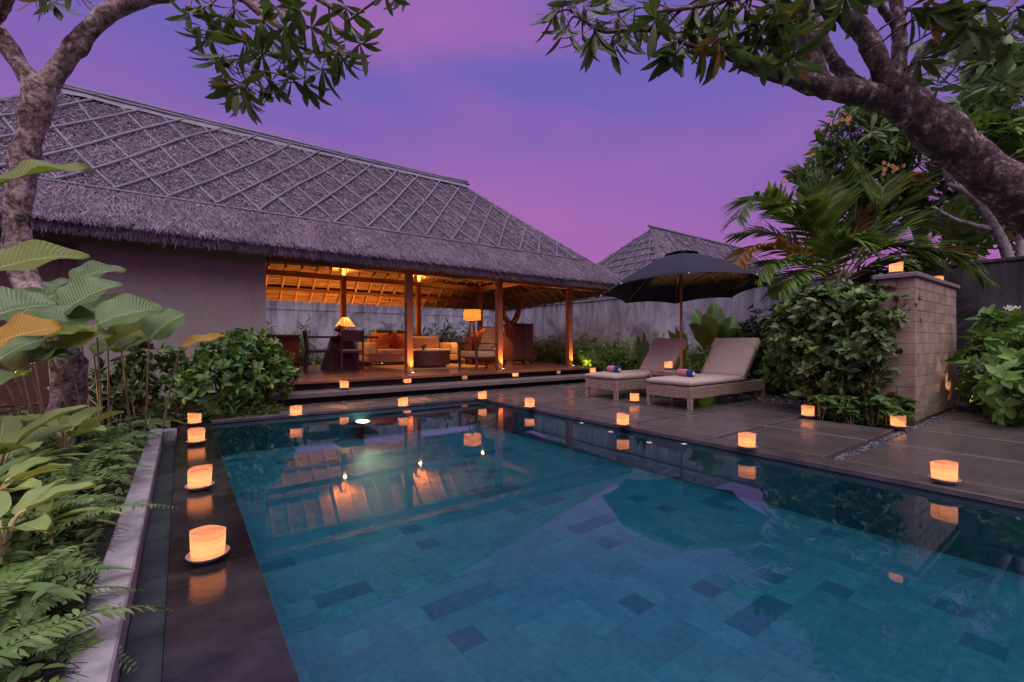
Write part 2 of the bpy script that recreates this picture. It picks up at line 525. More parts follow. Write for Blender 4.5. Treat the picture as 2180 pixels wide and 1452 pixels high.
# ------------------------------------------------------------------ mesh helpers
def wloc(o):
    p = Vector((0, 0, 0))
    while o is not None:
        p = p + o.location
        o = o.parent
    return p
def fastmesh(name, V, quads=None, tris=None):
    V = np.asarray(V, np.float32).reshape(-1, 3)
    me = bpy.data.meshes.new(name)
    q = np.zeros((0, 4), np.int32) if quads is None else np.asarray(quads, np.int32).reshape(-1, 4)
    r = np.zeros((0, 3), np.int32) if tris is None else np.asarray(tris, np.int32).reshape(-1, 3)
    me.vertices.add(len(V))
    me.vertices.foreach_set('co', V.ravel())
    loops = np.concatenate([q.ravel(), r.ravel()])
    me.loops.add(len(loops))
    me.loops.foreach_set('vertex_index', loops)
    me.polygons.add(len(q) + len(r))
    st = np.concatenate([np.arange(len(q)) * 4, len(q) * 4 + np.arange(len(r)) * 3]).astype(np.int32)
    me.polygons.foreach_set('loop_start', st)
    me.update(calc_edges=True)
    me.validate()
    me.polygons.foreach_set('use_smooth', np.zeros(len(me.polygons), bool))
    return me
def link(name, me, mat=None, parent=None, loc=(0, 0, 0)):
    o = bpy.data.objects.new(name, me)
    C.objects.link(o)
    if mat is not None and me is not None and len(me.materials) == 0:
        me.materials.append(M[mat] if isinstance(mat, str) else mat)
    o.location = loc
    if parent is not None:
        o.parent = parent
    return o
def shade(me, smooth=True):
    if smooth:
        me.polygons.foreach_set('use_smooth', np.ones(len(me.polygons), bool))
def tag(o, label=None, cat=None, group=None, kind=None):
    if label: o['label'] = label
    if cat: o['category'] = cat
    if group: o['group'] = group
    if kind: o['kind'] = kind
    return o
def thing(name, label, cat, loc=(0, 0, 0), rz=0.0, group=None):
    o = bpy.data.objects.new(name, None)
    o.empty_display_size = 0.1
    C.objects.link(o)
    o.location = [float(x) for x in loc]
    o.rotation_euler = (0, 0, rz)
    return tag(o, label, cat, group)
def copy_tree(o, parent=None):
    c = o.copy()
    C.objects.link(c)
    if parent is not None:
        c.parent = parent
    for ch in o.children:
        copy_tree(ch, c)
    return c

class MB:
    """collects shapes of ONE object"""
    def __init__(s):
        s.v = []; s.f = []
    def add(s, vs, fs):
        n = len(s.v)
        s.v += [tuple(float(c) for c in p) for p in vs]
        s.f += [tuple(i + n for i in f) for f in fs]
        return s
    def box(s, x0, x1, y0, y1, z0, z1):
        return s.add([(x0, y0, z0), (x1, y0, z0), (x1, y1, z0), (x0, y1, z0), (x0, y0, z1), (x1, y0, z1), (x1, y1, z1), (x0, y1, z1)],
                     [(0, 3, 2, 1), (4, 5, 6, 7), (0, 1, 5, 4), (1, 2, 6, 5), (2, 3, 7, 6), (3, 0, 4, 7)])
    def beam(s, a, b, w, h, up=(0, 0, 1)):
        """square bar from a to b"""
        a = Vector(a); b = Vector(b)
        d = (b - a).normalized()
        u = Vector(up)
        sd = d.cross(u)
        if sd.length < 1e-4:
            sd = d.cross(Vector((1, 0, 0)))
        sd.normalize()
        u = sd.cross(d).normalized()
        vs = []
        for p in (a, b):
            for i, j in ((-1, -1), (1, -1), (1, 1), (-1, 1)):
                vs.append(p + sd * (i * w / 2) + u * (j * h / 2))
        return s.add(vs, [(3, 2, 1, 0), (4, 5, 6, 7), (0, 1, 5, 4), (1, 2, 6, 5), (2, 3, 7, 6), (3, 0, 4, 7)])
    def tube(s, pts, rad, n=8, wob=0.0, cap=True):
        pts = [Vector([float(c) for c in p]) for p in pts]
        if isinstance(rad, (int, float)):
            rad = [rad] * len(pts)
        vs = []; fs = []
        ref = None
        for i, p in enumerate(pts):
            d = (pts[min(i + 1, len(pts) - 1)] - pts[max(i - 1, 0)]).normalized()
            if ref is None:
                ref = d.orthogonal().normalized()
            ref = (ref - d * ref.dot(d)).normalized()
            sd = d.cross(ref)
            for k in range(n):
                a = 2 * PI * k / n
                rr = rad[i] * (1 + (random.uniform(-wob, wob) if wob else 0))
                vs.append(p + (ref * math.cos(a) + sd * math.sin(a)) * rr)
        for i in range(len(pts) - 1):
            for k in range(n):
                fs.append((i * n + k, i * n + (k + 1) % n, (i + 1) * n + (k + 1) % n, (i + 1) * n + k))
        if cap:
            fs.append(tuple(range(n - 1, -1, -1)))
            m0 = (len(pts) - 1) * n
            fs.append(tuple(m0 + k for k in range(n)))
        return s.add(vs, fs)
    def lathe(s, prof, n=24, cx=0, cy=0, cz=0, wob=0.0, close=False):
        vs = []; fs = []
        for (r, z) in prof:
            for k in range(n):
                a = 2 * PI * k / n
                vs.append((cx + r * math.cos(a), cy + r * math.sin(a), cz + z))
        for i in range(len(prof) - 1):
            for k in range(n):
                fs.append((i * n + k, i * n + (k + 1) % n, (i + 1) * n + (k + 1) % n, (i + 1) * n + k))
        if close:
            fs.append(tuple(range(n - 1, -1, -1)))
            m0 = (len(prof) - 1) * n
            fs.append(tuple(m0 + k for k in range(n)))
        return s.add(vs, fs)
    def mesh(s, name, mat, bev=0.0, seg=1, smooth=False, off=(0, 0, 0), sub=0):
        me = bpy.data.meshes.new(name)
        o = Vector(off)
        me.from_pydata([tuple(Vector(p) - o) for p in s.v], [], s.f)
        if bev > 0 or sub:
            bm = bmesh.new()
            bm.from_mesh(me)
            if bev > 0:
                bmesh.ops.bevel(bm, geom=bm.edges[:], offset=bev, segments=seg, affect='EDGES', profile=0.5)
            bm.to_mesh(me)
            bm.free()
        me.update()
        shade(me, smooth)
        me.materials.append(M[mat])
        return me
    def build(s, name, mat, parent=None, bev=0.0, seg=1, smooth=False, local=False):
        off = (0, 0, 0) if (local or parent is None) else wloc(parent)
        me = s.mesh(name, mat, bev, seg, smooth, off)
        o = link(name, me, None, parent)
        return o
def struct(o):
    o['kind'] = 'structure'
    return o
def catmull(pts, k=4):
    pts = [np.asarray(p, float) for p in pts]
    out = []
    for i in range(len(pts) - 1):
        p0 = pts[max(i - 1, 0)]; p1 = pts[i]; p2 = pts[i + 1]; p3 = pts[min(i + 2, len(pts) - 1)]
        for j in range(k):
            u = j / k
            out.append(0.5 * (2 * p1 + (p2 - p0) * u + (2 * p0 - 5 * p1 + 4 * p2 - p3) * u * u + (-p0 + 3 * p1 - 3 * p2 + p3) * u ** 3))
    out.append(pts[-1])
    return out

# ---- leaves
def tpl(n=4, wid=0.25, fold=0.25, droop=0.2, shape='lance', wave=0.0):
    """leaf along +x, length 1; returns verts, quads"""
    V = []
    Q = []
    for i in range(n + 1):
        u = i / n
        if shape == 'lance':
            w = wid * 0.5 * (math.sin(PI * min(1, u * 0.96 + 0.04)) ** 0.8) if 0 < i < n else wid * 0.03
        elif shape == 'obov':
            w = wid * 0.5 * math.sin(PI * u ** 1.5) ** 0.75 if 0 < i < n else wid * 0.03
        elif shape == 'oval':
            w = wid * 0.5 * math.sqrt(max(0, 1 - (2 * u - 1) ** 2)) if 0 < i < n else wid * 0.04
        else:       # strap
            w = wid * 0.5 * (1 - u ** 3) * min(1, 0.5 + u * 3) if i < n else wid * 0.02
        z = -droop * u * u
        wv = wave * math.sin(u * 11)
        V += [(u, -w, z + fold * w + wv), (u, 0, z), (u, w, z + fold * w - wv)]
    for i in range(n):
        a = i * 3
        Q += [(a, a + 3, a + 4, a + 1), (a + 1, a + 4, a + 5, a + 2)]
    return np.array(V), np.array(Q)
def norm(a):
    return a / np.maximum(1e-9, np.linalg.norm(a, axis=-1, keepdims=True))
def place(T, pos, dirs, ups, length, width=None):
    V, Q = T
    N = len(pos)
    x = norm(dirs)
    y = norm(np.cross(ups, x))
    z = np.cross(x, y)
    L = np.broadcast_to(np.asarray(length, float), (N,))
    Wd = L if width is None else np.broadcast_to(np.asarray(width, float), (N,))
    P_ = pos[:, None, :] + x[:, None, :] * (V[None, :, 0:1] * L[:, None, None]) + y[:, None, :] * (V[None, :, 1:2] * Wd[:, None, None]) + z[:, None, :] * (V[None, :, 2:3] * L[:, None, None])
    QQ = Q[None] + (np.arange(N) * len(V))[:, None, None]
    return P_.reshape(-1, 3), QQ.reshape(-1, 4)
def merge(parts):
    Vs = []; Qs = []; n = 0
    for V, Q in parts:
        Vs.append(V); Qs.append(Q + n); n += len(V)
    return np.concatenate(Vs), np.concatenate(Qs)
def leafobj(name, V, Q, mat, parent=None, kind=None, smooth=True):
    off = np.array(wloc(parent)) if parent is not None else np.zeros(3)
    me = fastmesh(name, V - off, Q)
    shade(me, smooth)
    o = link(name, me, mat, parent)
    if kind:
        o['kind'] = kind
    return o
def rand_dirs(n):
    return norm(rng.normal(size=(n, 3)))
def rosettes(tips, axes, k, T, length, spread=(55, 85), lvar=0.25, roll=0.3):
    """k leaves around every tip"""
    tips = np.asarray(tips, float); axes = norm(np.asarray(axes, float))
    N = len(tips)
    a = norm(np.cross(axes, rand_dirs(N)))
    b = np.cross(axes, a)
    pos = []; dr = []; up = []; ln = []
    for j in range(k):
        ph = 2.399963 * j + rng.uniform(0, 6.28, N) * 0.15 + rng.uniform(0, 6.28)
        sp = np.radians(rng.uniform(spread[0], spread[1], N))
        rad = a * np.cos(ph)[:, None] + b * np.sin(ph)[:, None]
        d = axes * np.cos(sp)[:, None] + rad * np.sin(sp)[:, None]
        u = axes * np.sin(sp)[:, None] - rad * np.cos(sp)[:, None]
        u = u + rand_dirs(N) * roll
        pos.append(tips - axes * rng.uniform(0, 0.25, N)[:, None] * length); dr.append(d); up.append(u)
        ln.append(length * rng.uniform(1 - lvar, 1 + lvar, N))
    return place(T, np.concatenate(pos), np.concatenate(dr), np.concatenate(up), np.concatenate(ln))

# ================================================================== THE SETTING
WZ = -0.05                         # water level
PX0, PX1, PY0, PY1 = 0.295, 4.20, -3.0, 6.77
# ground: one sheet to the horizon with the pool cut out
gm = MB()
xs = [-300, -0.30, 4.44, 300]; ys = [-300, -3.3, 6.92, 300]
gv = [(x, y, -0.075) for y in ys for x in xs]
gf = []
for j in range(3):
    for i in range(3):
        if (i, j) != (1, 1):
            gf.append((j * 4 + i, j * 4 + i + 1, j * 4 + i + 5, j * 4 + i + 4))
gm.add(gv, gf)
struct(gm.build('ground', 'soil'))

# planting soil left of the kerb, heaped a little
n1, n2 = 40, 70
gx = np.linspace(-7.0, -0.285, n1); gy = np.linspace(-2.5, 8.55, n2)
X_, Y_ = np.meshgrid(gx, gy)
Z_ = -0.03 + 0.05 * np.sin(X_ * 2.1) * np.cos(Y_ * 1.7) + rng.normal(0, 0.012, X_.shape) + np.clip((-X_ - 0.4) * 0.06, 0, 0.12)
Z_[:, -1] = -0.03
idx = np.arange(n1 * n2).reshape(n2, n1)
q = np.stack([idx[:-1, :-1], idx[:-1, 1:], idx[1:, 1:], idx[1:, :-1]], -1).reshape(-1, 4)
me = fastmesh('flower_bed_soil', np.stack([X_, Y_, Z_], -1).reshape(-1, 3), q)
shade(me)
struct(link('flower_bed_soil', me, 'soil'))

# ---- pool
pool = struct(thing('pool_basin', None, None, (2.2, 2, -0.47)))
b_ = MB()
zf = -0.47
b_.add([(PX0, PY0, zf), (PX1, PY0, zf), (PX1, PY1, zf), (PX0, PY1, zf)], [(0, 1, 2, 3)])
b_.build('pool_floor', 'pool_wall', pool)
b_ = MB()
for x0, x1, y0, y1 in ((PX1, PX1 + 0.16, PY0, PY1 + 0.1), (PX0, PX1, PY1, PY1 + 0.1), (PX0 - 0.1, PX0, PY0, PY1 + 0.1), (PX0, PX1, PY0 - 0.1, PY0)):
    b_.box(x0, x1, y0, y1, -0.6, -0.052)
b_.build('pool_wall', 'pool_wall', pool)
# floor tiles: the 300 nearest are pieces of their own, the rest one part
TS = 0.15
TN = ('pool_tile_plain', 'pool_tile_dark', 'pool_tile_pale')
tmesh = {nm: MB().box(-TS / 2 + .0004, TS / 2 - .0004, -TS / 2 + .0004, TS / 2 - .0004, 0, 0.02).mesh('floor_tile', nm) for nm in TN}
spots_ = []
for j in range(48):
    for i in range(26):
        xc = PX0 + TS / 2 + .002 + i * TS; yc = PY1 - TS / 2 - j * TS
        r_ = random.random()
        nm = 1 if r_ < 0.055 else (2 if r_ < 0.40 else 0)
        if nm == 0 and i and random.random() < .45 and spots_[-1][3] == 1: nm = 1
        spots_.append((xc, yc, zf + 0.001, nm))
fw2 = FW[:2]; rt2_ = RT[:2]
def visible(p):
    d = p[0] * fw2[0] + p[1] * fw2[1]; x_ = p[0] * rt2_[0] + p[1] * rt2_[1]
    return d > 0.3 and abs(x_ / d) < 1.22 and (1.45 / d) < 0.84
vis = sorted([p for p in spots_ if visible(p)], key=lambda p: p[0] ** 2 + p[1] ** 2)
near = set(id(p) for p in vis[:300])
Vt = []; Ft = []; Mt = []
for p in spots_:
    if id(p) in near:
        o = link('floor_tile', tmesh[TN[p[3]]], None, pool)
        o.location = Vector(p[:3]) - wloc(pool)
    else:
        h_ = TS / 2 - .0004; n0 = len(Vt)
        for dx_, dy_ in ((-h_, -h_), (h_, -h_), (h_, h_), (-h_, h_)):
            Vt.append((p[0] + dx_, p[1] + dy_, p[2]))
        for dx_, dy_ in ((-h_, -h_), (h_, -h_), (h_, h_), (-h_, h_)):
            Vt.append((p[0] + dx_, p[1] + dy_, p[2] + .02))
        Ft += [(n0 + 4, n0 + 5, n0 + 6, n0 + 7)] + [(n0 + k, n0 + (k + 1) % 4, n0 + 4 + (k + 1) % 4, n0 + 4 + k) for k in range(4)]
        Mt += [p[3]] * 5
me = fastmesh('far_floor_tiles', np.array(Vt) - np.array(wloc(pool)), np.array(Ft))
for nm in TN: me.materials.append(M[nm])
me.polygons.foreach_set('material_index', np.array(Mt, np.int32))
o = link('far_floor_tiles', me, None, pool); o['kind'] = 'stuff'
# course of wall tiles along the right and far pool walls
wt = {nm: MB().box(-0.298, 0.298, -0.006, 0.006, -0.19, 0.19).mesh('wall_tile', nm, 0.002) for nm in ('pool_tile_plain', 'pool_tile_dark')}
for k in range(14):
    o = link('wall_tile', wt['pool_tile_dark' if random.random() < .45 else 'pool_tile_plain'], None, pool)
    o.location = Vector((PX1 - 0.006, PY1 - 0.32 - k * 0.6, -0.26)) - wloc(pool)
    o.rotation_euler = (0, 0, PI / 2)
for k in range(6):
    o = link('wall_tile', wt['pool_tile_plain' if random.random() < .6 else 'pool_tile_dark'], None, pool)
    o.location = Vector((PX0 + 0.32 + k * 0.6, PY1 - 0.006, -0.26)) - wloc(pool)
wmb = MB()
wmb.add([(PX0, PY0, WZ), (PX1, PY0, WZ), (PX1, PY1, WZ), (PX0, PY1, WZ)], [(0, 1, 2, 3)])
struct(wmb.build('pool_water', 'water'))

# ---- coping: dark wet overflow edge on the left, dry stone elsewhere
cop = struct(thing('pool_coping', None, None, (2.2, 2, -0.1)))
def slabrow(name, mat, parent, x0, x1, y0, y1, z0, z1, nx, ny, gap=0.006, bev=0.004, jz=0.001):
    dx = (x1 - x0) / nx; dy = (y1 - y0) / ny
    me_ = MB().box(-dx / 2 + gap / 2, dx / 2 - gap / 2, -dy / 2 + gap / 2, dy / 2 - gap / 2, z0 - z1, 0).mesh(name, mat, bev)
    for i in range(nx):
        for j in range(ny):
            o = link(name, me_, None, parent)
            o.location = Vector((x0 + (i + .5) * dx, y0 + (j + .5) * dy, z1 + random.uniform(-jz, 0))) - wloc(parent)
slabrow('coping_slab', 'wet_stone', cop, -0.05, PX0 - 0.003, PY0, PY1 + 0.18, -0.3, -0.0465, 1, 9, 0.002, 0.0, 0.0002)
slabrow('coping_slab', 'coping_stone', cop, PX0, PX1 - 0.003, PY1 + 0.0, PY1 + 0.18, -0.045, 0.0, 4, 1)
slabrow('coping_slab', 'coping_stone', cop, PX1, 4.465, PY0, PY1 + 0.18, -0.045, 0.0, 1, 9)
# overflow gutter and pale kerb
gut = struct(thing('overflow_gutter', None, None, (-0.1, 2, -0.2)))
slabrow('gutter_slab', 'gutter_stone', gut, -0.165, -0.053, PY0, 6.32, -0.3, -0.115, 1, 18, 0.003, 0.0)
kb = struct(thing('kerb', None, None, (-0.2, 2, -0.1)))
slabrow('kerb_stone', 'kerb_stone', kb, -0.29, -0.168, PY0, 6.5, -0.2, 0.004, 1, 7, 0.003, 0.008)
MB().box(-0.167, -0.054, 6.325, 6.5, -0.2, -0.004).build('kerb_stone', 'kerb_stone', kb, 0.006)

# ---- paved deck
deck = struct(thing('paved_deck', None, None, (6, 4, 0)))
DJ = 0.044
slabm = {}
def slab(x0, x1, y0, y1):
    w, d = round(x1 - x0 - DJ, 3), round(y1 - y0 - DJ, 3)
    if (w, d) not in slabm:
        slabm[(w, d)] = MB().box(-w / 2, w / 2, -d / 2, d / 2, -0.055, 0).mesh('paving_slab', 'deck_stone', 0.004)
    o = link('paving_slab', slabm[(w, d)], None, deck)
    o.location = Vector(((x0 + x1) / 2, (y0 + y1) / 2, random.uniform(-0.003, 0.0))) - wloc(deck)
XJ = [4.475, 5.59, 6.68, 7.78]
YJ = [2.50, 3.53, 4.565, 5.60, 6.63, 7.70]
for i in range(3):
    for j in range(5):
        slab(XJ[i], XJ[i + 1], YJ[j], YJ[j + 1])
for j in range(3, 5):
    slab(7.78, 8.86, YJ[j], YJ[j + 1])
slab(4.475, 5.59, 1.52, 2.50)
slab(5.59, 6.52, 1.52, 2.50)
for x0, x1 in ((1.08, 2.15), (2.15, 3.225), (3.225, 4.475)):
    slab(x0, x1, 6.955, 7.70)
for j in range(4):
    for i in range(3):
        slab((XJ + [8.86])[i], (XJ + [8.86])[i + 1], 1.42 - (j + 1) * 1.05, 1.42 - j * 1.05)
    slab(7.78, 8.86, 1.42 - (j + 1) * 1.05, 1.42 - j * 1.05)
# joints bedded in dark grit, gravel strip at the wide joint
MB().box(1.05, 4.47, 6.955, 7.72, -0.07, -0.028).box(4.468, 8.9, 1.40, 7.72, -0.07, -0.028).box(4.468, 8.9, -3, 1.40, -0.07, -0.028).build('grit_bed', 'gravel_dark', deck)
simple('joint_mortar_glint', (0.30, 0.27, 0.27), 0.4, 0.3, 20, 0.2)  # pale grout with the wet joints' highlight put into its colour
for xj in (5.59, 6.68, 7.78):
    MB().box(xj - .009, xj + .009, 2.52 if xj > 6 else 1.54, 7.69, -0.0279, -0.006).build('joint', 'joint_mortar_glint', deck)
    MB().box(xj - .009, xj + .009, -3, 1.40, -0.0279, -0.006).build('joint', 'joint_mortar_glint', deck)
for xj in (2.15, 3.225, 4.475):
    MB().box(xj - .009, xj + .009, 6.975, 7.69, -0.0279, -0.006).build('joint', 'joint_mortar_glint', deck)
def pebbles(name, n, sampler, smin, smax, mat, label, z0=-0.02):
    V0 = []; 
    bm = bmesh.new()
    bmesh.ops.create_icosphere(bm, subdivisions=1, radius=1)
    bv = np.array([v.co[:] for v in bm.verts]); bf = np.array([[v.index for v in f.verts] for f in bm.faces])
    bm.free()
    Vs = []; Fs = []
    for k in range(n):
        p = sampler()
        s = random.uniform(smin, smax)
        sc_ = np.array([s * random.uniform(.8, 1.3), s * random.uniform(.6, 1.0), s * random.uniform(.3, .55)])
        a = random.uniform(0, PI)
        v = bv * sc_ * (1 + rng.normal(0, .06, bv.shape))
        rot = np.array([[math.cos(a), -math.sin(a), 0], [math.sin(a), math.cos(a), 0], [0, 0, 1]])
        v = v @ rot.T + np.array([p[0], p[1], z0 + sc_[2] * 0.7 + (p[2] if len(p) > 2 else 0)])
        Fs.append(bf + len(Vs) * len(bv)); Vs.append(v)
    me = fastmesh(name, np.concatenate(Vs), None, np.concatenate(Fs))
    shade(me)
    o = link(name, me, mat)
    return tag(o, label, 'pebbles', kind='stuff')
m, t, b, o = newmat('pebble_mix')
g = t.nodes.new('ShaderNodeNewGeometry')
t.links.new(ramp(t, g.outputs['Random Per Island'], [(0, (0.03, 0.03, 0.036)), (0.7, (0.11, 0.105, 0.115)), (1, (0.28, 0.27, 0.29))]), b.inputs['Base Color'])
b.inputs['Roughness'].default_value = 0.4
M['pebble_mix'] = m
pebbles('gravel_strip', 900, lambda: (random.uniform(4.5, 9.3), random.uniform(1.425, 1.515)), 0.010, 0.021, 'pebble_mix', 'dark gravel filling the wide joint beside the masonry wall', -0.035)
pebbles('pebble_bed', 900, lambda: (random.uniform(7.78, 8.95), random.uniform(2.5, 5.55), random.choice((0, 0, .02))), 0.03, 0.062, 'pebble_mix', 'loose grey river pebbles behind the sun loungers', -0.03)
pebbles('pebble_edge', 700, lambda: (random.uniform(1.3, 8.8), random.uniform(7.70, 7.84)), 0.012, 0.03, 'pebble_mix', 'small dark pebbles along the foot of the terrace step', -0.03)

# ---- terrace: lower step and timber platform
ZP = 0.335
stp = struct(thing('terrace_step', None, None, (5, 7.9, 0)))
slabrow('step_slab', 'step_stone', stp, 1.15, 8.95, 7.72, 8.22, 0.085, 0.165, 7, 1, 0.005, 0.006)
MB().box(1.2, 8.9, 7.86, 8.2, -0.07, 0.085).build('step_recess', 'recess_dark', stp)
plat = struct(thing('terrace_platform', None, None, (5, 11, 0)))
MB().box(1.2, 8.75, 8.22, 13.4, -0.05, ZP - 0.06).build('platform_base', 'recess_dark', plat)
slabrow('edge_slab', 'floor_wood', plat, 1.15, 8.85, 8.10, 8.34, ZP - 0.055, ZP, 7, 1, 0.004, 0.005)
bw = 0.142
lens_ = [(1.15, 3.2), (3.2, 5.9), (5.9, 8.85)]
bmesh_cache = {}
for j in range(36):
    y0 = 8.345 + j * bw
    sh = (0, 0.5, -0.35)[j % 3]
    cuts = [1.15, 3.5 + sh, 6.3 - sh * .6, 8.85]
    for i in range(3):
        w = round(cuts[i + 1] - cuts[i] - 0.004, 3)
        if w not in bmesh_cache:
            bmesh_cache[w] = MB().box(-w / 2, w / 2, -bw / 2 + .002, bw / 2 - .002, -0.04, 0).mesh('floor_board', 'floor_wood', 0.002)
        o = link('floor_board', bmesh_cache[w], None, plat)
        o.location = Vector(((cuts[i] + cuts[i + 1]) / 2, y0 + bw / 2, ZP - random.uniform(0, .0015))) - wloc(plat)

# ---- garden walls
gw = thing('garden_wall', 'tall weathered grey garden wall with dark streaks behind the pavilion', 'wall', (3, 16.4, 0))
MB().box(-12, 10.85, 16.4, 16.6, -0.1, 2.03).build('wall', 'garden_wall', gw)
MB().box(-12, 10.85, 16.385, 16.62, 2.032, 2.5).build('coping', 'garden_wall', gw, 0.01)
gw2 = thing('garden_wall', 'weathered pale grey boundary wall with run-off stains behind the loungers', 'wall', (10.9, 8, 0))
MB().box(10.85, 11.05, 3.4, 16.38, -0.1, 2.30).build('wall', 'garden_wall', gw2)
MB().box(10.82, 11.08, 3.4, 16.36, 2.302, 2.36).build('coping', 'garden_wall', gw2, 0.008)
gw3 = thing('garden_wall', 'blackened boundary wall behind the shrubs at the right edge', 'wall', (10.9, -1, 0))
MB().box(10.85, 11.05, -9, 3.395, -0.1, 2.30).build('wall', 'black_stained_wall', gw3)
MB().box(10.82, 11.08, -9, 3.395, 2.302, 2.36).build('coping', 'black_stained_wall', gw3, 0.008)

# ---- masonry shower wall of blocks
sw = thing('masonry_wall', 'free-standing reddish block wall with a stone cap carrying two candles', 'wall', (8.4, 1.7, 0))
SX0, SX1, SY0, SY1, SH = 7.36, 9.65, 1.535, 1.92, 1.80
MB().box(SX0 + .012, SX1 - .012, SY0 + .012, SY1 - .012, -0.08, SH).build('core', 'mortar', sw)
ch = 0.1385
blk = {}
def block(w, d, x, y, z):
    k = (round(w, 3), round(d, 3))
    if k not in blk:
        blk[k] = MB().box(-w / 2, w / 2, -d / 2, d / 2, 0, ch - 0.003).mesh('block', 'block_stone', 0.004)
    o = link('block', blk[k], None, sw)
    o.location = Vector((x + random.uniform(-.002, .002), y + random.uniform(-.003, .001), z)) - wloc(sw)
    o.rotation_euler = (0, 0, random.uniform(-.004, .004))
nb = 6; bl = (SX1 - SX0) / nb
for r_ in range(13):
    z = r_ * ch
    if r_ % 2 == 0:
        for i in range(nb):
            block(bl - .005, 0.185, SX0 + (i + .5) * bl, SY0 + 0.0925, z)
        block(0.19, (SY1 - SY0) - 0.195, SX0 + 0.095, SY0 + 0.193 + ((SY1 - SY0) - 0.195) / 2, z)
    else:
        block(0.19 - .005, (SY1 - SY0) - .004, SX0 + 0.0925, (SY0 + SY1) / 2, z)
        L_ = (SX1 - SX0 - 0.19)
        for i in range(nb):
            block(L_ / nb - .005, 0.185, SX0 + 0.19 + (i + .5) * L_ / nb, SY0 + 0.0925, z)
    block(0.19, 0.19, SX1 - 0.11, SY1 - 0.1, z)
MB().box(SX0 - .05, (SX0 + SX1) / 2 - .002, SY0 - .04, SY1 + .04, SH + .002, SH + 0.06).build('cap_slab', 'cap_stone', sw, 0.008)
MB().box((SX0 + SX1) / 2 + .002, SX1 + .04, SY0 - .04, SY1 + .04, SH + .002, SH + 0.058).build('cap_slab', 'cap_stone', sw, 0.008)

# ================================================================== PAVILION
pav = thing('thatched_pavilion', 'open-sided pavilion with a large hipped thatched roof and lattice of bamboo strips', 'pavilion', (3.5, 10.9, 0))
EF, EB, EL, ER = 8.10, 14.10, -4.8, 10.1
RL = Vector((-1.6, 10.9, 5.36)); RR_ = Vector((6.3, 10.9, 5.34))
FL = Vector((EL, EF, 2.60)); FR = Vector((ER, EF, 2.57)); BR = Vector((ER, EB, 2.33)); BL = Vector((EL, EB, 2.30))
# outer skin as four grids (uneven), eave edge, underside
def quadgrid(a, b_, c, d, n, m_, nz=0.0, nrm=None):
    """a-b along the eave, d-c along the top"""
    V = []
    for j in range(m_ + 1):
        v = j / m_
        for i in range(n + 1):
            u = i / n
            p = a.lerp(b_, u).lerp(d.lerp(c, u), v)
            if nz and nrm is not None:
                s_ = math.sin(v * PI) * 0.03
                p = p - Vector((0, 0, s_)) + nrm * random.uniform(-nz, nz)
            V.append(p)
    Fq = [(j * (n + 1) + i, j * (n + 1) + i + 1, (j + 1) * (n + 1) + i + 1, (j + 1) * (n + 1) + i) for j in range(m_) for i in range(n)]
    return V, Fq
nF = Vector((0, -1, 1.014)).normalized()
th = MB()
V, Fq = quadgrid(FL, FR, RR_, RL, 60, 16, 0.012, nF); th.add(V, Fq)
V, Fq = quadgrid(BR, BL, RL, RR_, 30, 8); th.add(V, Fq)
V, Fq = quadgrid(FR, BR, RR_, RR_ + Vector((0, .001, 0)), 24, 12, 0.01, Vector((.7, 0, .7))); th.add(V, Fq)
V, Fq = quadgrid(BL, FL, RL, RL + Vector((0, .001, 0)), 20, 12, 0.01, Vector((-.7, 0, .7))); th.add(V, Fq)
dz = Vector((0, 0, -0.17))
U_FL = FL + Vector((.05, .05, 0)) + dz; U_FR = FR + Vector((-.05, .05, 0)) + dz
U_BR = BR + Vector((-.05, -.05, 0)) + dz; U_BL = BL + Vector((.05, -.05, 0)) + dz
for a, b_, c, d in ((FL, FR, U_FR, U_FL), (FR, BR, U_BR, U_FR), (BR, BL, U_BL, U_BR), (BL, FL, U_FL, U_BL)):
    th.add([a, b_, c, d], [(3, 2, 1, 0)])
th.build('thatch', 'thatch', pav)
URL = RL + Vector((0, 0, -0.30)); URR = RR_ + Vector((0, 0, -0.30))
un = MB()
for a, b_, c, d in ((U_FL, U_FR, URR, URL), (U_BR, U_BL, URL, URR)):
    un.add([a, b_, c, d], [(3, 2, 1, 0)])
un.add([U_FR, U_BR, URR], [(2, 1, 0)])
un.add([U_BL, U_FL, URL], [(2, 1, 0)])
un.build('reed_matting', 'reed_mat', pav)

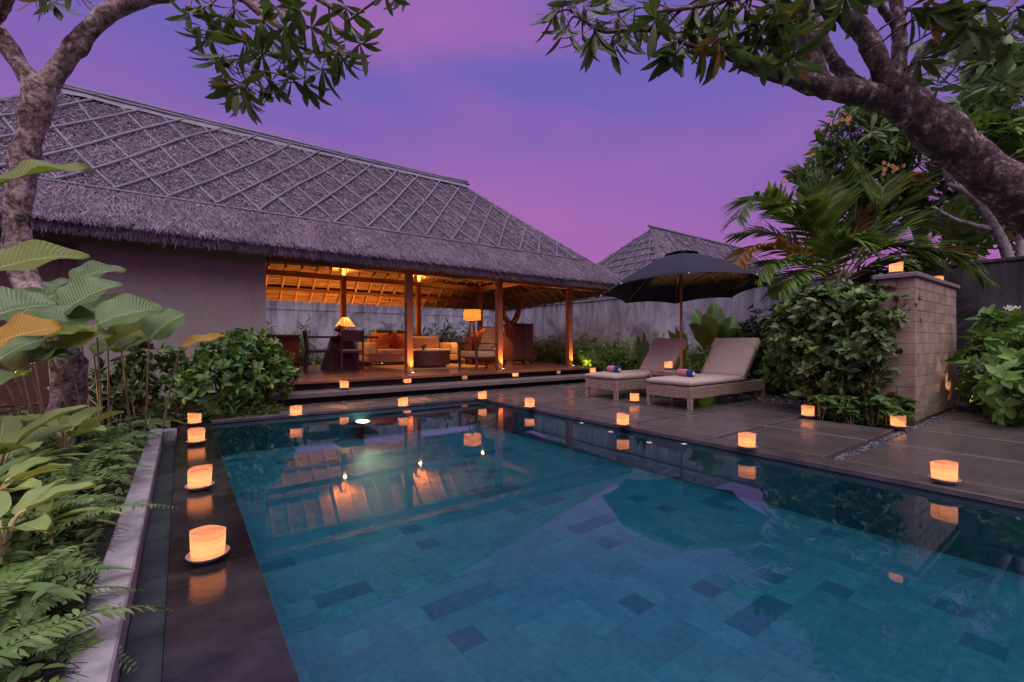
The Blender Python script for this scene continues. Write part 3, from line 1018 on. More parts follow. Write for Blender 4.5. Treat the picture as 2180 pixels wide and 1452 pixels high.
# straw blades
Tst = (np.array([(0, -.5, 0), (1, -.16, 0), (1, .16, 0), (0, .5, 0)]), np.array([(0, 1, 2, 3)]))
def straw(a, b_, c, d, N, vr=(0, 1), L=(0.12, 0.26), Wd=(0.010, 0.022), lift=(0.03, 0.32), side=0.3, out=0.0):
    a, b_, c, d = [np.array(p) for p in (a, b_, c, d)]
    u = rng.uniform(0, 1, N); v = rng.uniform(vr[0], vr[1], N)
    lo = a + (b_ - a) * u[:, None]; hi = d + (c - d) * u[:, None]
    # even density on the trapezium
    keep = rng.uniform(0, 1, N) < (np.linalg.norm(b_ - a) * (1 - v) + np.linalg.norm(c - d) * v) / max(np.linalg.norm(b_ - a), np.linalg.norm(c - d))
    lo, hi, v = lo[keep], hi[keep], v[keep]
    p = lo + (hi - lo) * v[:, None]
    p[:, 2] -= np.sin(v * PI) * 0.03
    n_ = np.cross(b_ - a, (d + c) / 2 - (a + b_) / 2); n_ = n_ / np.linalg.norm(n_)
    n_ = n_ * (1 if n_[2] > 0 else -1)
    dn = (a + b_) / 2 - (c + d) / 2; dn = dn / np.linalg.norm(dn)
    al = (b_ - a) / np.linalg.norm(b_ - a)
    K = len(p)
    # combed in clumps
    ph = np.sin(p[:, 0] * 7.3 + p[:, 2] * 5.1) * np.sin(p[:, 0] * 2.9 - p[:, 2] * 9.7)
    dr = dn + n_ * rng.uniform(lift[0], lift[1], K)[:, None] + al * (rng.normal(0, side, K) + 0.12 * ph)[:, None]
    p = p + n_ * (rng.uniform(-0.01, 0.035, K) + out)[:, None]
    up = n_ + rand_dirs(K) * 0.45
    return place(Tst, p, dr, up, rng.uniform(L[0], L[1], K), rng.uniform(Wd[0], Wd[1], K))
parts = [straw(FL, FR, RR_, RL, 120000, (0.21, 1.0), (0.06, 0.15), (0.007, 0.014), (0.02, 0.30), 0.42),
         straw(FL, FR, RR_, RL, 62000, (-0.012, 0.215), (0.08, 0.17), (0.006, 0.012), (0.02, 0.22), 0.35, 0.02),
         straw(FR, BR, RR_, RR_, 7000, (0, 1), (0.12, 0.25)),
         straw(BL, FL, RL, RL, 9000, (0, 1), (0.12, 0.25))]
# shaggy eave fringe, hanging
def fringe(a, b_, N):
    a, b_ = np.array(a), np.array(b_)
    u = rng.uniform(0, 1, N)
    p = a + (b_ - a) * u[:, None]
    al = (b_ - a) / np.linalg.norm(b_ - a)
    outw = np.cross(al, UP)
    p = p + outw * rng.uniform(-0.05, 0.015, N)[:, None] + UP * rng.uniform(-0.13, 0.0, N)[:, None]
    dr = -UP + outw * rng.uniform(-0.05, 0.4, N)[:, None] + al * rng.normal(0, 0.25, N)[:, None]
    ln = rng.uniform(0.05, 0.11, N) + (rng.uniform(0, 1, N) < 0.03) * rng.uniform(0.03, 0.09, N)
    return place(Tst, p, dr, outw + rand_dirs(N) * 0.4, ln, rng.uniform(0.006, 0.011, N))
parts += [fringe(FL, FR, 24000), fringe(FR, BR, 4000), fringe(BR, BL, 6000), fringe(BL, FL, 2500)]
V, Q = merge(parts)
o = leafobj('straw', V, Q, 'straw', pav, 'stuff', False)
# bamboo lattice on the front slope: two families of crossing strips
def fpt(X, v, off=0.035):
    p = Vector((X, EF + (10.9 - EF) * v, 2.60 + (5.35 - 2.60) * v - math.sin(v * PI) * 0.03))
    return p + nF * off
VL = 0.212
def hipx(v): return ER - (ER - RR_.x) * v
def hipl(v): return EL + (RL.x - EL) * v
def strip(xa, va, xb, vb, off, w=0.044):
    n_ = 12
    bow = random.gauss(0, .035); bow2 = random.gauss(0, .02)
    pts = []
    for k in range(n_ + 1):
        u = k / n_
        X = xa + (xb - xa) * u + bow * math.sin(u * PI) + bow2 * math.sin(u * 2 * PI); v = va + (vb - va) * u
        if hipl(v) + 0.15 < X < hipx(v) - 0.28:
            pts.append(fpt(X, v, off))
    if len(pts) < 3: return
    sb = MB()
    for p, q_ in zip(pts[:-1], pts[1:]):
        pass
    # one flat strip following the slope
    vs = []; fs = []
    for i, p in enumerate(pts):
        d = (pts[min(i + 1, len(pts) - 1)] - pts[max(i - 1, 0)]).normalized()
        sd = d.cross(nF).normalized()
        jj = nF * random.uniform(-.006, .006)
        for a_, h in ((-.5, 0), (-.3, .016), (.3, .016), (.5, 0)):
            vs.append(p + sd * (a_ * w) + nF * h + jj)
    for i in range(len(pts) - 1):
        for k in range(3):
            fs.append((i * 4 + k, i * 4 + k + 1, i * 4 + k + 5, i * 4 + k + 4))
    fs.append((0, 1, 2, 3)); e_ = (len(pts) - 1) * 4; fs.append((e_ + 3, e_ + 2, e_ + 1, e_))
    sb.add(vs, fs)
    sb.build('bamboo_strip', 'bamboo', pav, smooth=False)
for k in range(-4, 17):
    x1 = -0.967 + 0.615 * k
    strip(x1 + random.uniform(-.03, .03), 0.985, x1 + 1.46, VL, 0.034)
for k in range(-5, 20):
    x0 = -0.81 + 0.615 * k
    strip(x0, VL, x0 + 2.12 + random.uniform(-.03, .03), 0.985, 0.052)
# poles along the lattice foot and the ridge
pb = MB().tube([fpt(X, VL - 0.004, 0.05) for X in np.linspace(-3.5, 8.75, 26)], 0.016, 6, 0.1)
pb.build('bamboo_pole', 'bamboo', pav, smooth=True)
for dy, dz_, r_ in ((-0.02, 0.075, 0.035), (-0.10, -0.005, 0.03), (0.10, -0.005, 0.03)):
    pb = MB().tube([(X, 10.9 + dy, 5.37 + dz_ - 0.03 * math.sin((X + 1.6) / 8.0 * PI) + random.uniform(-.008, .008)) for X in np.linspace(-1.75, 6.45, 20)], r_, 7, 0.08)
    pb.build('ridge_pole', 'bamboo', pav, smooth=True)
cp_ = MB()
for s_ in (-1, 1):
    vs = []
    for X in np.linspace(-1.65, 6.35, 30):
        zz = 5.40 - 0.03 * math.sin((X + 1.6) / 8.0 * PI) + random.uniform(-.006, .006)
        vs += [(X, 10.9, zz + 0.02), (X, 10.9 + s_ * 0.11, zz - 0.06 + random.uniform(-.01, .01)), (X, 10.9 + s_ * 0.21, zz - 0.165 + random.uniform(-.02, .01))]
    fs = []
    for i in range(29):
        for k in range(2):
            fs.append((i * 3 + k, i * 3 + k + 1, i * 3 + k + 4, i * 3 + k + 3))
    cp_.add(vs, fs)
cp_.build('ridge_cap', 'bamboo', pav)

# columns
cols = [(3.83, 8.86, 2.40), (6.12, 8.86, 2.40), (8.42, 8.86, 2.40), (3.66, 13.0, 2.69), (5.93, 13.0, 2.69), (8.20, 13.0, 2.69), (1.45, 13.0, 2.69)]
for x, y, zt in cols:
    MB().box(x - .07, x + .07, y - .07, y + .07, ZP + 0.001, zt).build('column', 'column_wood', pav, 0.006)
# beams
def beam(name, a, b_, w, h, mat='beam_wood'):
    return MB().beam(a, b_, w, h).build(name, mat, pav, 0.004)
beam('beam', (-4.0, 8.86, 2.475), (9.6, 8.86, 2.475), 0.13, 0.15)
beam('beam', (1.2, 13.0, 2.765), (8.55, 13.0, 2.765), 0.12, 0.15)
beam('beam', (8.20, 8.93, 2.766), (8.20, 12.94, 2.766), 0.12, 0.148)
beam('beam', (-4.0, 8.22, 2.475), (9.9, 8.22, 2.475), 0.05, 0.07)
beam('purlin', (1.2, 13.62, 2.42), (9.0, 13.62, 2.42), 0.06, 0.09)
beam('purlin', (9.4, 8.6, 2.66), (9.4, 13.6, 2.62), 0.06, 0.09)
beam('purlin', (1.2, 11.9, 4.00), (7.0, 11.9, 4.00), 0.06, 0.09)
beam('ridge_beam', (-1.4, 10.9, 4.90), (6.2, 10.9, 4.90), 0.07, 0.14)
for x, y, zt in cols[3:6]:
    beam('bracket', (x, y, zt + 0.153), (x, y, zt + 0.40), 0.10, 0.10)
# rafters
def under(X, Y, side):
    if side == 'f':
        v = (Y - U_FL.y) / (10.9 - U_FL.y); return U_FL.z + (URL.z - U_FL.z) * v
    v = (U_BL.y - Y) / (U_BL.y - 10.9); return U_BL.z + (URL.z - U_BL.z) * v
def rafter(a, b_):
    MB().beam(a, b_, 0.042, 0.062).build('rafter', 'rafter_wood', pav)
for k in range(19):
    X = 1.42 + k * 0.395
    vm = 1.0 if X < 6.2 else max(0.05, (ER - X) / (ER - 6.3))
    yb = U_BL.y - (U_BL.y - 10.95) * vm * .985
    zo = -0.05
    rafter((X, U_BL.y - .05, under(X, U_BL.y - .05, 'b') + zo), (X, yb, under(X, yb, 'b') + zo))
    yf = U_FL.y + (10.85 - U_FL.y) * vm * .985
    rafter((X, U_FL.y + .12, under(X, U_FL.y + .12, 'f') + zo), (X, yf, under(X, yf, 'f') + zo))
for k in range(14):
    Y = 8.45 + k * 0.40
    vm = (Y - EF) / (10.9 - EF) if Y < 10.9 else (EB - Y) / (EB - 10.9)
    vm = max(0.06, min(1, vm)) * .97
    ez = U_FR.z + (U_BR.z - U_FR.z) * (Y - EF) / (EB - EF) - 0.05
    a = Vector((U_FR.x - .1, Y, ez)); top = Vector((6.3, 10.9, URR.z - 0.05))
    b_ = Vector((U_FR.x + (6.35 - U_FR.x) * vm, Y, ez + (top.z - ez) * vm))
    rafter(a, b_)
beam('hip_rafter', (9.9, 8.25, 2.40), (6.3, 10.85, 4.95), 0.08, 0.10)
beam('hip_rafter', (9.9, 13.95, 2.15), (6.3, 10.95, 4.95), 0.08, 0.10)
# enclosed room on the left
rm = MB()
rm.box(-4.3, 1.16, 8.70, 8.84, -0.08, 3.0)
rm.box(1.02, 1.16, 8.842, 13.3, -0.08, 2.5)
rm.box(-4.3, 1.16, 13.302, 13.44, -0.08, 2.5)
rm.box(-4.44, -4.302, 8.70, 13.44, -0.08, 3.0)
rm.build('room_wall', 'plaster', pav)
MB().box(-4.3, 1.165, 8.66, 8.698, -0.06, 0.13).build('skirting', 'dark_wood', pav)
MB().box(-2.35, -2.2, 8.655, 8.697, 0.14, 2.35).box(-1.35, -1.2, 8.655, 8.697, 0.14, 2.35).box(-2.2, -1.35, 8.655, 8.697, 2.2, 2.35).box(-2.2, -1.35, 8.672, 8.697, 0.14, 2.2).build('door', 'dark_wood', pav, 0.004)

# ================================================================== LIGHT FITTINGS
def point(name, loc, power, col, r=0.02, parent=None):
    l = bpy.data.lights.new(name, 'POINT')
    l.energy = power; l.color = col; l.shadow_soft_size = r
    o = bpy.data.objects.new(name, l); C.objects.link(o)
    if parent is not None:
        o.parent = parent
        o.location = Vector([float(x) for x in loc]) - wloc(parent)
    else:
        o.location = loc
    return o
def spot(name, loc, target, power, col, ang, parent=None, blend=0.6, r=0.03):
    l = bpy.data.lights.new(name, 'SPOT')
    l.energy = power; l.color = col; l.spot_size = R(ang); l.spot_blend = blend; l.shadow_soft_size = r
    o = bpy.data.objects.new(name, l); C.objects.link(o)
    d = Vector([float(x) for x in target]) - Vector([float(x) for x in loc])
    o.rotation_euler = d.to_track_quat('-Z', 'Y').to_euler()
    if parent is not None:
        o.parent = parent
        o.location = Vector([float(x) for x in loc]) - wloc(parent)
    else:
        o.location = loc
    return o
WARM = (1.0, 0.36, 0.075)
def base_uplight(x, y, z, tgt, power, label, group='round floor uplights at the column feet', ang=60, col=WARM):
    t_ = thing('floor_uplight', label, 'lamp', (x, y, z), 0, group)
    MB().lathe([(0.0, 0.0), (0.045, 0.0), (0.045, 0.012), (0.036, 0.014)], 16).build('rim', 'metal_pale', t_, local=True)
    MB().lathe([(0.0, 0.0125), (0.035, 0.0125)], 16).build('lens', 'lamp_lens', t_, local=True)
    spot('uplight_beam', (x, y, z + 0.03), tgt, power, col, ang, t_)
names_ = ['first', 'second', 'third']
who = ['the column beside the sofa', 'the column beside the cabinet', 'the outermost right column']
for i in range(3):
    x, y, zt = cols[i]
    base_uplight(x + 0.03, y - 0.135, ZP, (x + 0.03, y - 0.10, 2.4), 60, 'small glowing floor uplight at the foot of ' + who[i])
# lamps hidden on the ring beam washing the thatch
for i, w_ in ((3, 'desk lamp'), (4, 'sofa'), (5, 'standing lamp')):
    x, y, zt = cols[i]
    t_ = thing('beam_uplight', 'small roof uplight on the ring beam over the column by the ' + w_, 'lamp', (x, y - 0.11, zt + 0.02))
    MB().lathe([(0.0, 0.0), (0.03, 0.0), (0.035, 0.09), (0.03, 0.09)], 12).build('housing', 'metal_dark', t_, local=True)
    MB().lathe([(0.0, 0.085), (0.03, 0.085)], 12).build('lens', 'lamp_lens', t_, local=True)
    spot('beam_downlight', (x, y - 0.16, zt - 0.02), (x + 0.1, y - 2.2, ZP), 70, WARM, 105, t_, 0.9)
    spot('beam_uplight_beam', (x, y - 0.16, zt + 0.13), (x, y - 0.35, zt + 2.0), 85, WARM, 160, t_, 0.8)

for x, y, w_ in ((2.45, 12.85, 'behind the far desk chair'), (4.75, 12.93, 'behind the left half of the sofa'), (6.6, 12.6, 'behind the right half of the sofa'), (7.4, 12.6, 'behind the stepped chest')):  # added unseen uplights that brighten the rafters of the back slope
    base_uplight(x, y, ZP, (x, y + 0.28, 2.4), 150, 'added unseen fill uplight on the platform ' + w_, 'added fill uplights along the back of the platform', 118)
# pool light in the far wall
pl = thing('pool_light', 'bright round underwater light at the far pool wall', 'lamp', tuple(ony(772, 897, 6.66)))
MB().lathe([(0.0, 0.0), (0.10, 0.0)], 24).build('lens', 'pool_lens', pl, local=True)
MB().lathe([(0.099, 0.002), (0.115, 0.002), (0.10, -0.05), (0.03, -0.09), (0.03, -0.25)], 24).build('rim', 'metal_dark', pl, local=True)
pl.rotation_euler = (R(8), 0, 0)
lp = pl.location
spot('pool_beam', (lp.x, lp.y - 0.12, lp.z + 0.03), (lp.x + 0.2, lp.y - 3.0, lp.z + 0.95), 130, (1.0, 0.72, 0.38), 64, None, 1.0, 0.10)

# ================================================================== CANDLES
CG = 'candles in banded cups on metal saucers'
def cup_mesh(seed):
    rs = random.Random(seed)
    n = 28
    ph = rs.uniform(0, 6.28); tilt = rs.uniform(0.004, 0.013); lean = rs.uniform(-.05, .05)
    prof = [(0.060, 0.020), (0.067, 0.024), (0.069, 0.055), (0.0705, 0.09), (0.0715, 0.12), (0.072, 0.147)]
    V = []; Fq = []
    for i, (r, z) in enumerate(prof):
        for k in range(n):
            a = 2 * PI * k / n
            zz = z + (tilt * math.cos(a - ph) + 0.003 * math.sin(3 * a + ph)) * (i / 5) ** 3
            rr = r * (1 + 0.012 * math.sin(2 * a + ph))
            V.append((rr * math.cos(a) + lean * (z - .02), rr * math.sin(a), zz))
    for i in range(5):
        for k in range(n):
            Fq.append((i * n + k, i * n + (k + 1) % n, (i + 1) * n + (k + 1) % n, (i + 1) * n + k))
    mb = MB().add(V, Fq)
    return mb.mesh('cup', 'candle_shell', smooth=True)
cups = [cup_mesh(s_) for s_ in range(5)]
saucer_me = MB().lathe([(0.0, 0.0), (0.050, 0.0), (0.062, 0.008), (0.082, 0.026), (0.090, 0.036), (0.086, 0.036), (0.066, 0.018), (0.05, 0.013), (0.0, 0.012)], 28).mesh('saucer', 'saucer_metal', smooth=True)
wax_me = MB().lathe([(0.0, 0.014), (0.022, 0.014), (0.022, 0.048), (0.016, 0.05), (0.0, 0.046)], 14).mesh('wax', 'wax', smooth=True)
flame_me = MB().lathe([(0.0, 0.052), (0.005, 0.058), (0.0065, 0.066), (0.004, 0.078), (0.0, 0.09)], 10).mesh('flame', 'flame', smooth=True)
proto_light = bpy.data.lights.new('candle_light', 'POINT')
proto_light.energy = 0.22
proto_light.color = (1.0, 0.50, 0.20)
proto_light.shadow_soft_size = 0.012
ck = [0]
def candle(p, label, s=1.0):
    k = ck[0]; ck[0] += 1
    t_ = thing('candle', label, 'candle', p, random.uniform(0, 6.28), CG)
    t_.scale = (s, s, s)
    link('saucer', saucer_me, None, t_)
    link('cup', cups[k % 5], None, t_)
    w_ = link('wax', wax_me, None, t_)
    link('flame', flame_me, None, w_)
    lo = bpy.data.objects.new('candle_light', proto_light)
    C.objects.link(lo); lo.parent = t_; lo.location = (0, 0, 0.065)
CZ = -0.046
for (x, y, z, lb) in [
    (443, 1192, CZ, 'nearest candle cup on the black overflow edge, largest in the picture'),
    (425, 1042, CZ, 'second candle cup from the front on the black overflow edge'),
    (418, 945, CZ, 'third candle cup from the front on the black overflow edge'),
    (414, 905, CZ, 'candle cup at the far left pool corner below the shrub'),
    (630, 888, 0.002, 'candle cup on the far pool coping near the shrub'),
    (858, 868, 0.002, 'candle cup at the middle of the far pool coping'),
    (1027, 852, 0.002, 'candle cup on the far right corner of the pool coping'),
    (1127, 870, 0.002, 'candle cup on the right pool coping nearest the far corner'),
    (1326, 908, 0.002, 'candle cup on the right pool coping in front of the sun loungers'),
    (1590, 956, 0.002, 'candle cup on the right pool coping, second nearest of that row'),
    (2010, 1028, 0.002, 'nearest candle cup on the right pool coping at the right edge'),
    (733, 829, 0.167, 'candle cup on the terrace step below the desk'),
    (867, 818, 0.167, 'candle cup on the terrace step before the sofa column'),
    (988, 810, 0.167, 'candle cup on the terrace step before the armchair'),
    (1097, 804, 0.167, 'candle cup on the terrace step before the cabinet'),
    (1187, 798, 0.167, 'candle cup on the terrace step left of the outermost column'),
    (1262, 795, 0.167, 'candle cup at the right end of the terrace step, partly behind the far lounger'),
    (1351, 857, 0.002, 'candle cup on the paving between the two sun loungers'),
    (1720, 889, 0.002, 'candle cup on the paving at the left end of the planted pocket'),
    (1912, 912, 0.002, 'candle cup on the paving at the right end of the planted pocket'),
    (1423, 787, 0.482, 'candle cup on the wicker side table under the parasol')]:
    candle(onz(x, y, z), lb, 1.0)
candle((7.50, 1.76, SH + 0.062), 'candle cup on the near end of the block wall cap')
candle(tuple(ony(1996, 594, 1.74)[:2]) + (SH + 0.062,), 'candle cup further back on the block wall cap')

# ================================================================== LOUNGERS
def lounger(x, y, w, label):
    t_ = thing('sun_lounger', label, 'sun lounger', (x, y, 0), 0, 'wicker sun loungers on the deck')
    L_ = 2.24; z0, z1 = 0.165, 0.335; tk = 0.055
    MB().box(0, tk, 0, w, z0, z1).build('front_rail', 'wicker', t_, 0.006, local=True)
    MB().box(tk + .001, L_, 0, tk, z0 + .001, z1 - .001).build('side_rail', 'wicker', t_, 0.006, local=True)
    MB().box(tk + .001, L_, w - tk, w, z0 + .001, z1 - .001).build('side_rail', 'wicker', t_, 0.006, local=True)
    MB().box(L_ - tk, L_ - .001, tk + .001, w - tk - .001, z0 + .002, z1 - .002).build('rear_rail', 'wicker', t_, 0.006, local=True)
    MB().box(tk, 1.62, tk, w - tk, z1 - 0.05, z1 - 0.012).build('seat_deck', 'wicker', t_, local=True)
    lg = MB().box(0, 0.065, 0, 0.065, 0.001, z0 + 0.01).mesh('leg', 'wicker', 0.004)
    for lx in (0.0025, L_ - 0.07):
        for ly in (0.0025, w - 0.0675):
            o = link('leg', lg, None, t_); o.location = (lx, ly, 0)
    # seat cushion: a soft slab
    def cushion(name, l, wd, th_, M4):
        nx, ny = 22, 10
        V = []; Fq = []
        for s_ in (1, -1):
            for i in range(nx + 1):
                for j in range(ny + 1):
                    u = i / nx; v = j / ny
                    e = min(u * l, (1 - u) * l, v * wd, (1 - v) * wd)
                    r = 0.035
                    k_ = 1 - max(0, 1 - e / r) ** 2 * 0.45
                    pu = 0.010 * math.sin(u * PI) * math.sin(v * PI) + random.uniform(-.0012, .0012)
                    V.append(M4 @ Vector((u * l, (v - .5) * wd, th_ / 2 + s_ * (th_ / 2 * k_ + (pu if s_ > 0 else 0)))))
        N = (nx + 1) * (ny + 1)
        for i in range(nx):
            for j in range(ny):
                a = i * (ny + 1) + j
                Fq.append((a, a + ny + 1, a + ny + 2, a + 1))
                Fq.append((N + a + 1, N + a + ny + 2, N + a + ny + 1, N + a))
        bd = [i * (ny + 1) for i in range(nx + 1)] + [nx * (ny + 1) + j for j in range(1, ny + 1)] + [i * (ny + 1) + ny for i in range(nx - 1, -1, -1)] + [j for j in range(ny - 1, 0, -1)]
        for a, b2 in zip(bd, bd[1:] + bd[:1]):
            Fq.append((b2, a, N + a, N + b2))
        return MB().add(V, Fq).build(name, 'cushion_canvas', t_, smooth=True, local=True)
    cushion('seat_cushion', 1.57, w - 0.01, 0.10, Matrix.Translation((-0.01, w / 2, z1 + 0.001)))
    bk = Matrix.Translation((1.56, w / 2, z1 + 0.045)) @ Matrix.Rotation(-R(50), 4, 'Y')
    cushion('back_cushion', 0.80, w - 0.01, 0.095, bk)
    fb = MB()
    for s_ in (-1, 1):
        a = bk @ Vector((0, s_ * (w / 2 - 0.04), -0.02)); b2 = bk @ Vector((0.80, s_ * (w / 2 - 0.04), -0.02))
        fb.beam(a, b2, 0.05, 0.035, (0, 0, 1))
    a = bk @ Vector((0.77, -(w / 2 - 0.07), -0.021)); b2 = bk @ Vector((0.77, (w / 2 - 0.07), -0.021))
    fb.beam(a, b2, 0.05, 0.034)
    fb.build('back_frame', 'wicker', t_, local=True)
    fl = bk @ Vector((0.77, 0, 0.092))
    # turned-over head flap with its overhang
    MB().beam(bk @ Vector((0.70, -w / 2 - .004, 0.04)), bk @ Vector((0.70, w / 2 + .004, 0.04)), 0.22, 0.118, tuple((bk.to_3x3() @ Vector((0, 0, 1))))).build('head_flap', 'cushion_canvas', t_, 0.02, 2, True, local=True)
    MB().tube([bk @ Vector((0.42, -(w / 2 - .05), -0.03)), (1.98, 0.05, z1 - 0.02)], 0.009, 6).tube([bk @ Vector((0.42, (w / 2 - .05), -0.03)), (1.98, w - 0.05, z1 - 0.02)], 0.009, 6).build('prop', 'metal_dark', t_, local=True)
    return t_
lounger(5.86, 3.66, 0.77, 'nearer wicker sun lounger with beige cushion, in front of the block wall shrub')
lounger(5.85, 5.02, 0.72, 'farther wicker sun lounger with beige cushion, beside the terrace')
# rolled towels with a frangipani flower
def towel(p, label):
    t_ = thing('rolled_towel', label, 'towel', p, 0, 'rolled beach towels')
    L_, r = 0.29, 0.058
    MB().lathe([(r, 0), (r * 1.01, L_ * .3), (r, L_ - .02), (r * .93, L_)], 24).build('outer_roll', 'towel_pink', t_, smooth=True, local=True)
    sp = MB()
    pts = []
    for k in range(60):
        a = k * 0.42; rr = 0.006 + 0.046 * k / 60
        pts.append((rr * math.cos(a), rr * math.sin(a), -0.012 + 0.004 * math.sin(k)))
    sp.tube(pts, 0.0052, 5)
    sp.lathe([(0.0, -0.004), (r * .96, -0.004), (r * 1.03, 0.0), (r * 1.035, 0.07), (r * 0.99, 0.075)], 24)
    sp.build('inner_roll', 'towel_blue', t_, smooth=True, local=True)
    f_ = MB(); 
    for k in range(5):
        a = 2 * PI * k / 5
        ca, sa = math.cos(a), math.sin(a)
        pr = [(0.0, 0.0), (0.014, -0.009), (0.027, -0.007), (0.033, 0.003), (0.026, 0.011), (0.012, 0.008)]
        f_.add([(x * ca - y * sa, x * sa + y * ca, -0.024 - 0.006 * (x / 0.03) ** 2 + 0.002 * k / 5) for x, y in pr], [tuple(range(6))])
    f_.build('flower', 'petal_white', t_, local=True)
    MB().lathe([(0.0, -0.031), (0.006, -0.028), (0.009, -0.024)], 8).build('flower_eye', 'petal_yellow', t_, local=True)
    t_.rotation_euler = (-PI / 2, 0, R(-14))
    return t_
towel((6.33, 3.93, 0.435 + 0.066), 'rolled pink and blue towel with a white flower on the nearer lounger')
towel((6.19, 5.26, 0.435 + 0.066), 'rolled pink and blue towel with a white flower on the farther lounger')
# wicker side table
tb = thing('side_table', 'small square wicker side table between the sun loungers', 'table', (6.65, 4.48, 0))
MB().box(0, 0.5, 0, 0.48, 0.40, 0.48).build('table_top', 'wicker', tb, 0.006, local=True)
lg = MB().box(0, 0.06, 0, 0.06, 0.001, 0.40).mesh('leg', 'wicker', 0.004)
for lx in (0.003, 0.437):
    for ly in (0.003, 0.417):
        o = link('leg', lg, None, tb); o.location = (lx, ly, 0)

# ================================================================== PARASOL
UC = Vector((7.355, 4.79, 0)); UR, UPH = 1.442, 2.223
def rimz(x, y): return 1.917 - 0.044 * x - 0.075 * y
um = thing('parasol', 'large dark navy parasol with wooden pole shading the sun loungers', 'parasol', UC)
ZT = 2.60
def canopy(s_, a, zt=ZT):
    """s 0 apex .. 1 rim, angle a"""
    k = (a - UPH) / (PI / 4)
    f_ = k - math.floor(k)
    a0 = UPH + math.floor(k) * PI / 4; a1 = a0 + PI / 4
    p0 = Vector((math.cos(a0), math.sin(a0), 0)); p1 = Vector((math.cos(a1), math.sin(a1), 0))
    p = p0.lerp(p1, f_) * UR * s_
    sag = 4 * f_ * (1 - f_)
    p = p * (1 - 0.035 * sag * s_)
    zr = rimz(p.x, p.y) if s_ > 0 else 1.917
    rr = rimz(p.x / max(s_, 1e-6), p.y / max(s_, 1e-6)) if s_ > 0 else 1.917
    z = rr + (zt - rr) * (1 - s_ ** 1.55) + 0.035 * sag * (s_ ** 3)
    return Vector((p.x, p.y, z))
for i in range(8):
    pn = MB(); V = []; Fq = []
    n_, m_ = 6, 8
    for j in range(m_ + 1):
        for k in range(n_ + 1):
            a = UPH + (i + min(max(k / n_, 0.0005), 0.9995)) * PI / 4
            V.append(canopy(0.10 + 0.90 * j / m_, a))
    for j in range(m_):
        for k in range(n_):
            q0 = j * (n_ + 1) + k
            Fq.append((q0, q0 + n_ + 1, q0 + n_ + 2, q0 + 1))
    nv = len(V)
    V += [v - Vector((0, 0, 0.006)) for v in V[:nv]]
    Fq += [tuple(x + nv for x in reversed(f_)) for f_ in Fq]
    base_ = m_ * (n_ + 1)
    for k in range(n_):
        Fq.append((base_ + k, nv + base_ + k, nv + base_ + k + 1, base_ + k + 1))
    pn.add(V, Fq)
    pn.build('canopy_panel', 'umbrella_canvas', um, smooth=True, local=True)
    a = UPH + i * PI / 4 + 0.001
    pts = [canopy(s_, a) - Vector((0, 0, 0.022)) for s_ in (0.05, 0.3, 0.55, 0.8, 0.995)]
    MB().tube(pts, 0.011, 6).build('rib', 'pole_wood', um, smooth=True, local=True)
    MB().tube([Vector((0.02 * math.cos(a), 0.02 * math.sin(a), 2.0)), canopy(0.52, a) - Vector((0, 0, 0.035))], 0.008, 6).build('strut', 'pole_wood', um, smooth=True, local=True)
    tp = canopy(1.0, a)
    MB().lathe([(0.0, -0.014), (0.013, -0.008), (0.013, 0.008), (0.0, 0.014)], 8, tp.x, tp.y, tp.z).build('rib_tip', 'petal_white', um, local=True)
# vent cap with scalloped edge
vc = MB(); V = []; Fq = []
n_ = 32
for j, s_ in enumerate((0.0, 0.08, 0.15, 0.20)):
    for k in range(n_):
        a = UPH + 2 * PI * k / n_
        sc_ = 0.010 * abs(math.sin(k / n_ * 8 * PI)) if j == 3 else 0
        p = Vector((math.cos(a), math.sin(a), 0)) * UR * s_
        V.append((p.x, p.y, ZT + 0.055 - (s_ ** 1.4) * UR * 0.52 + sc_ - 0.06 * (p.y + p.x * .4) * .8))
for j in range(3):
    for k in range(n_):
        Fq.append((j * n_ + k, (j + 1) * n_ + k, (j + 1) * n_ + (k + 1) % n_, j * n_ + (k + 1) % n_))
vc.add(V, Fq).build('vent_cap', 'umbrella_canvas', um, smooth=True, local=True)
MB().lathe([(0.0, 2.68), (0.018, 2.675), (0.022, 2.655), (0.014, 2.64), (0.012, 2.6)], 12).build('finial', 'dark_wood', um, smooth=True, local=True)
MB().lathe([(0.024, 0.06), (0.024, 2.62)], 14).build('pole', 'pole_wood', um, smooth=True, local=True)
MB().lathe([(0.034, 1.97), (0.04, 1.98), (0.04, 2.03), (0.03, 2.04)], 14).build('runner', 'dark_wood', um, smooth=True, local=True)
MB().lathe([(0.0, 0.001), (0.20, 0.001), (0.20, 0.05), (0.17, 0.07), (0.04, 0.075), (0.04, 0.16), (0.028, 0.165)], 24).build('foot', 'metal_dark', um, smooth=True, local=True)

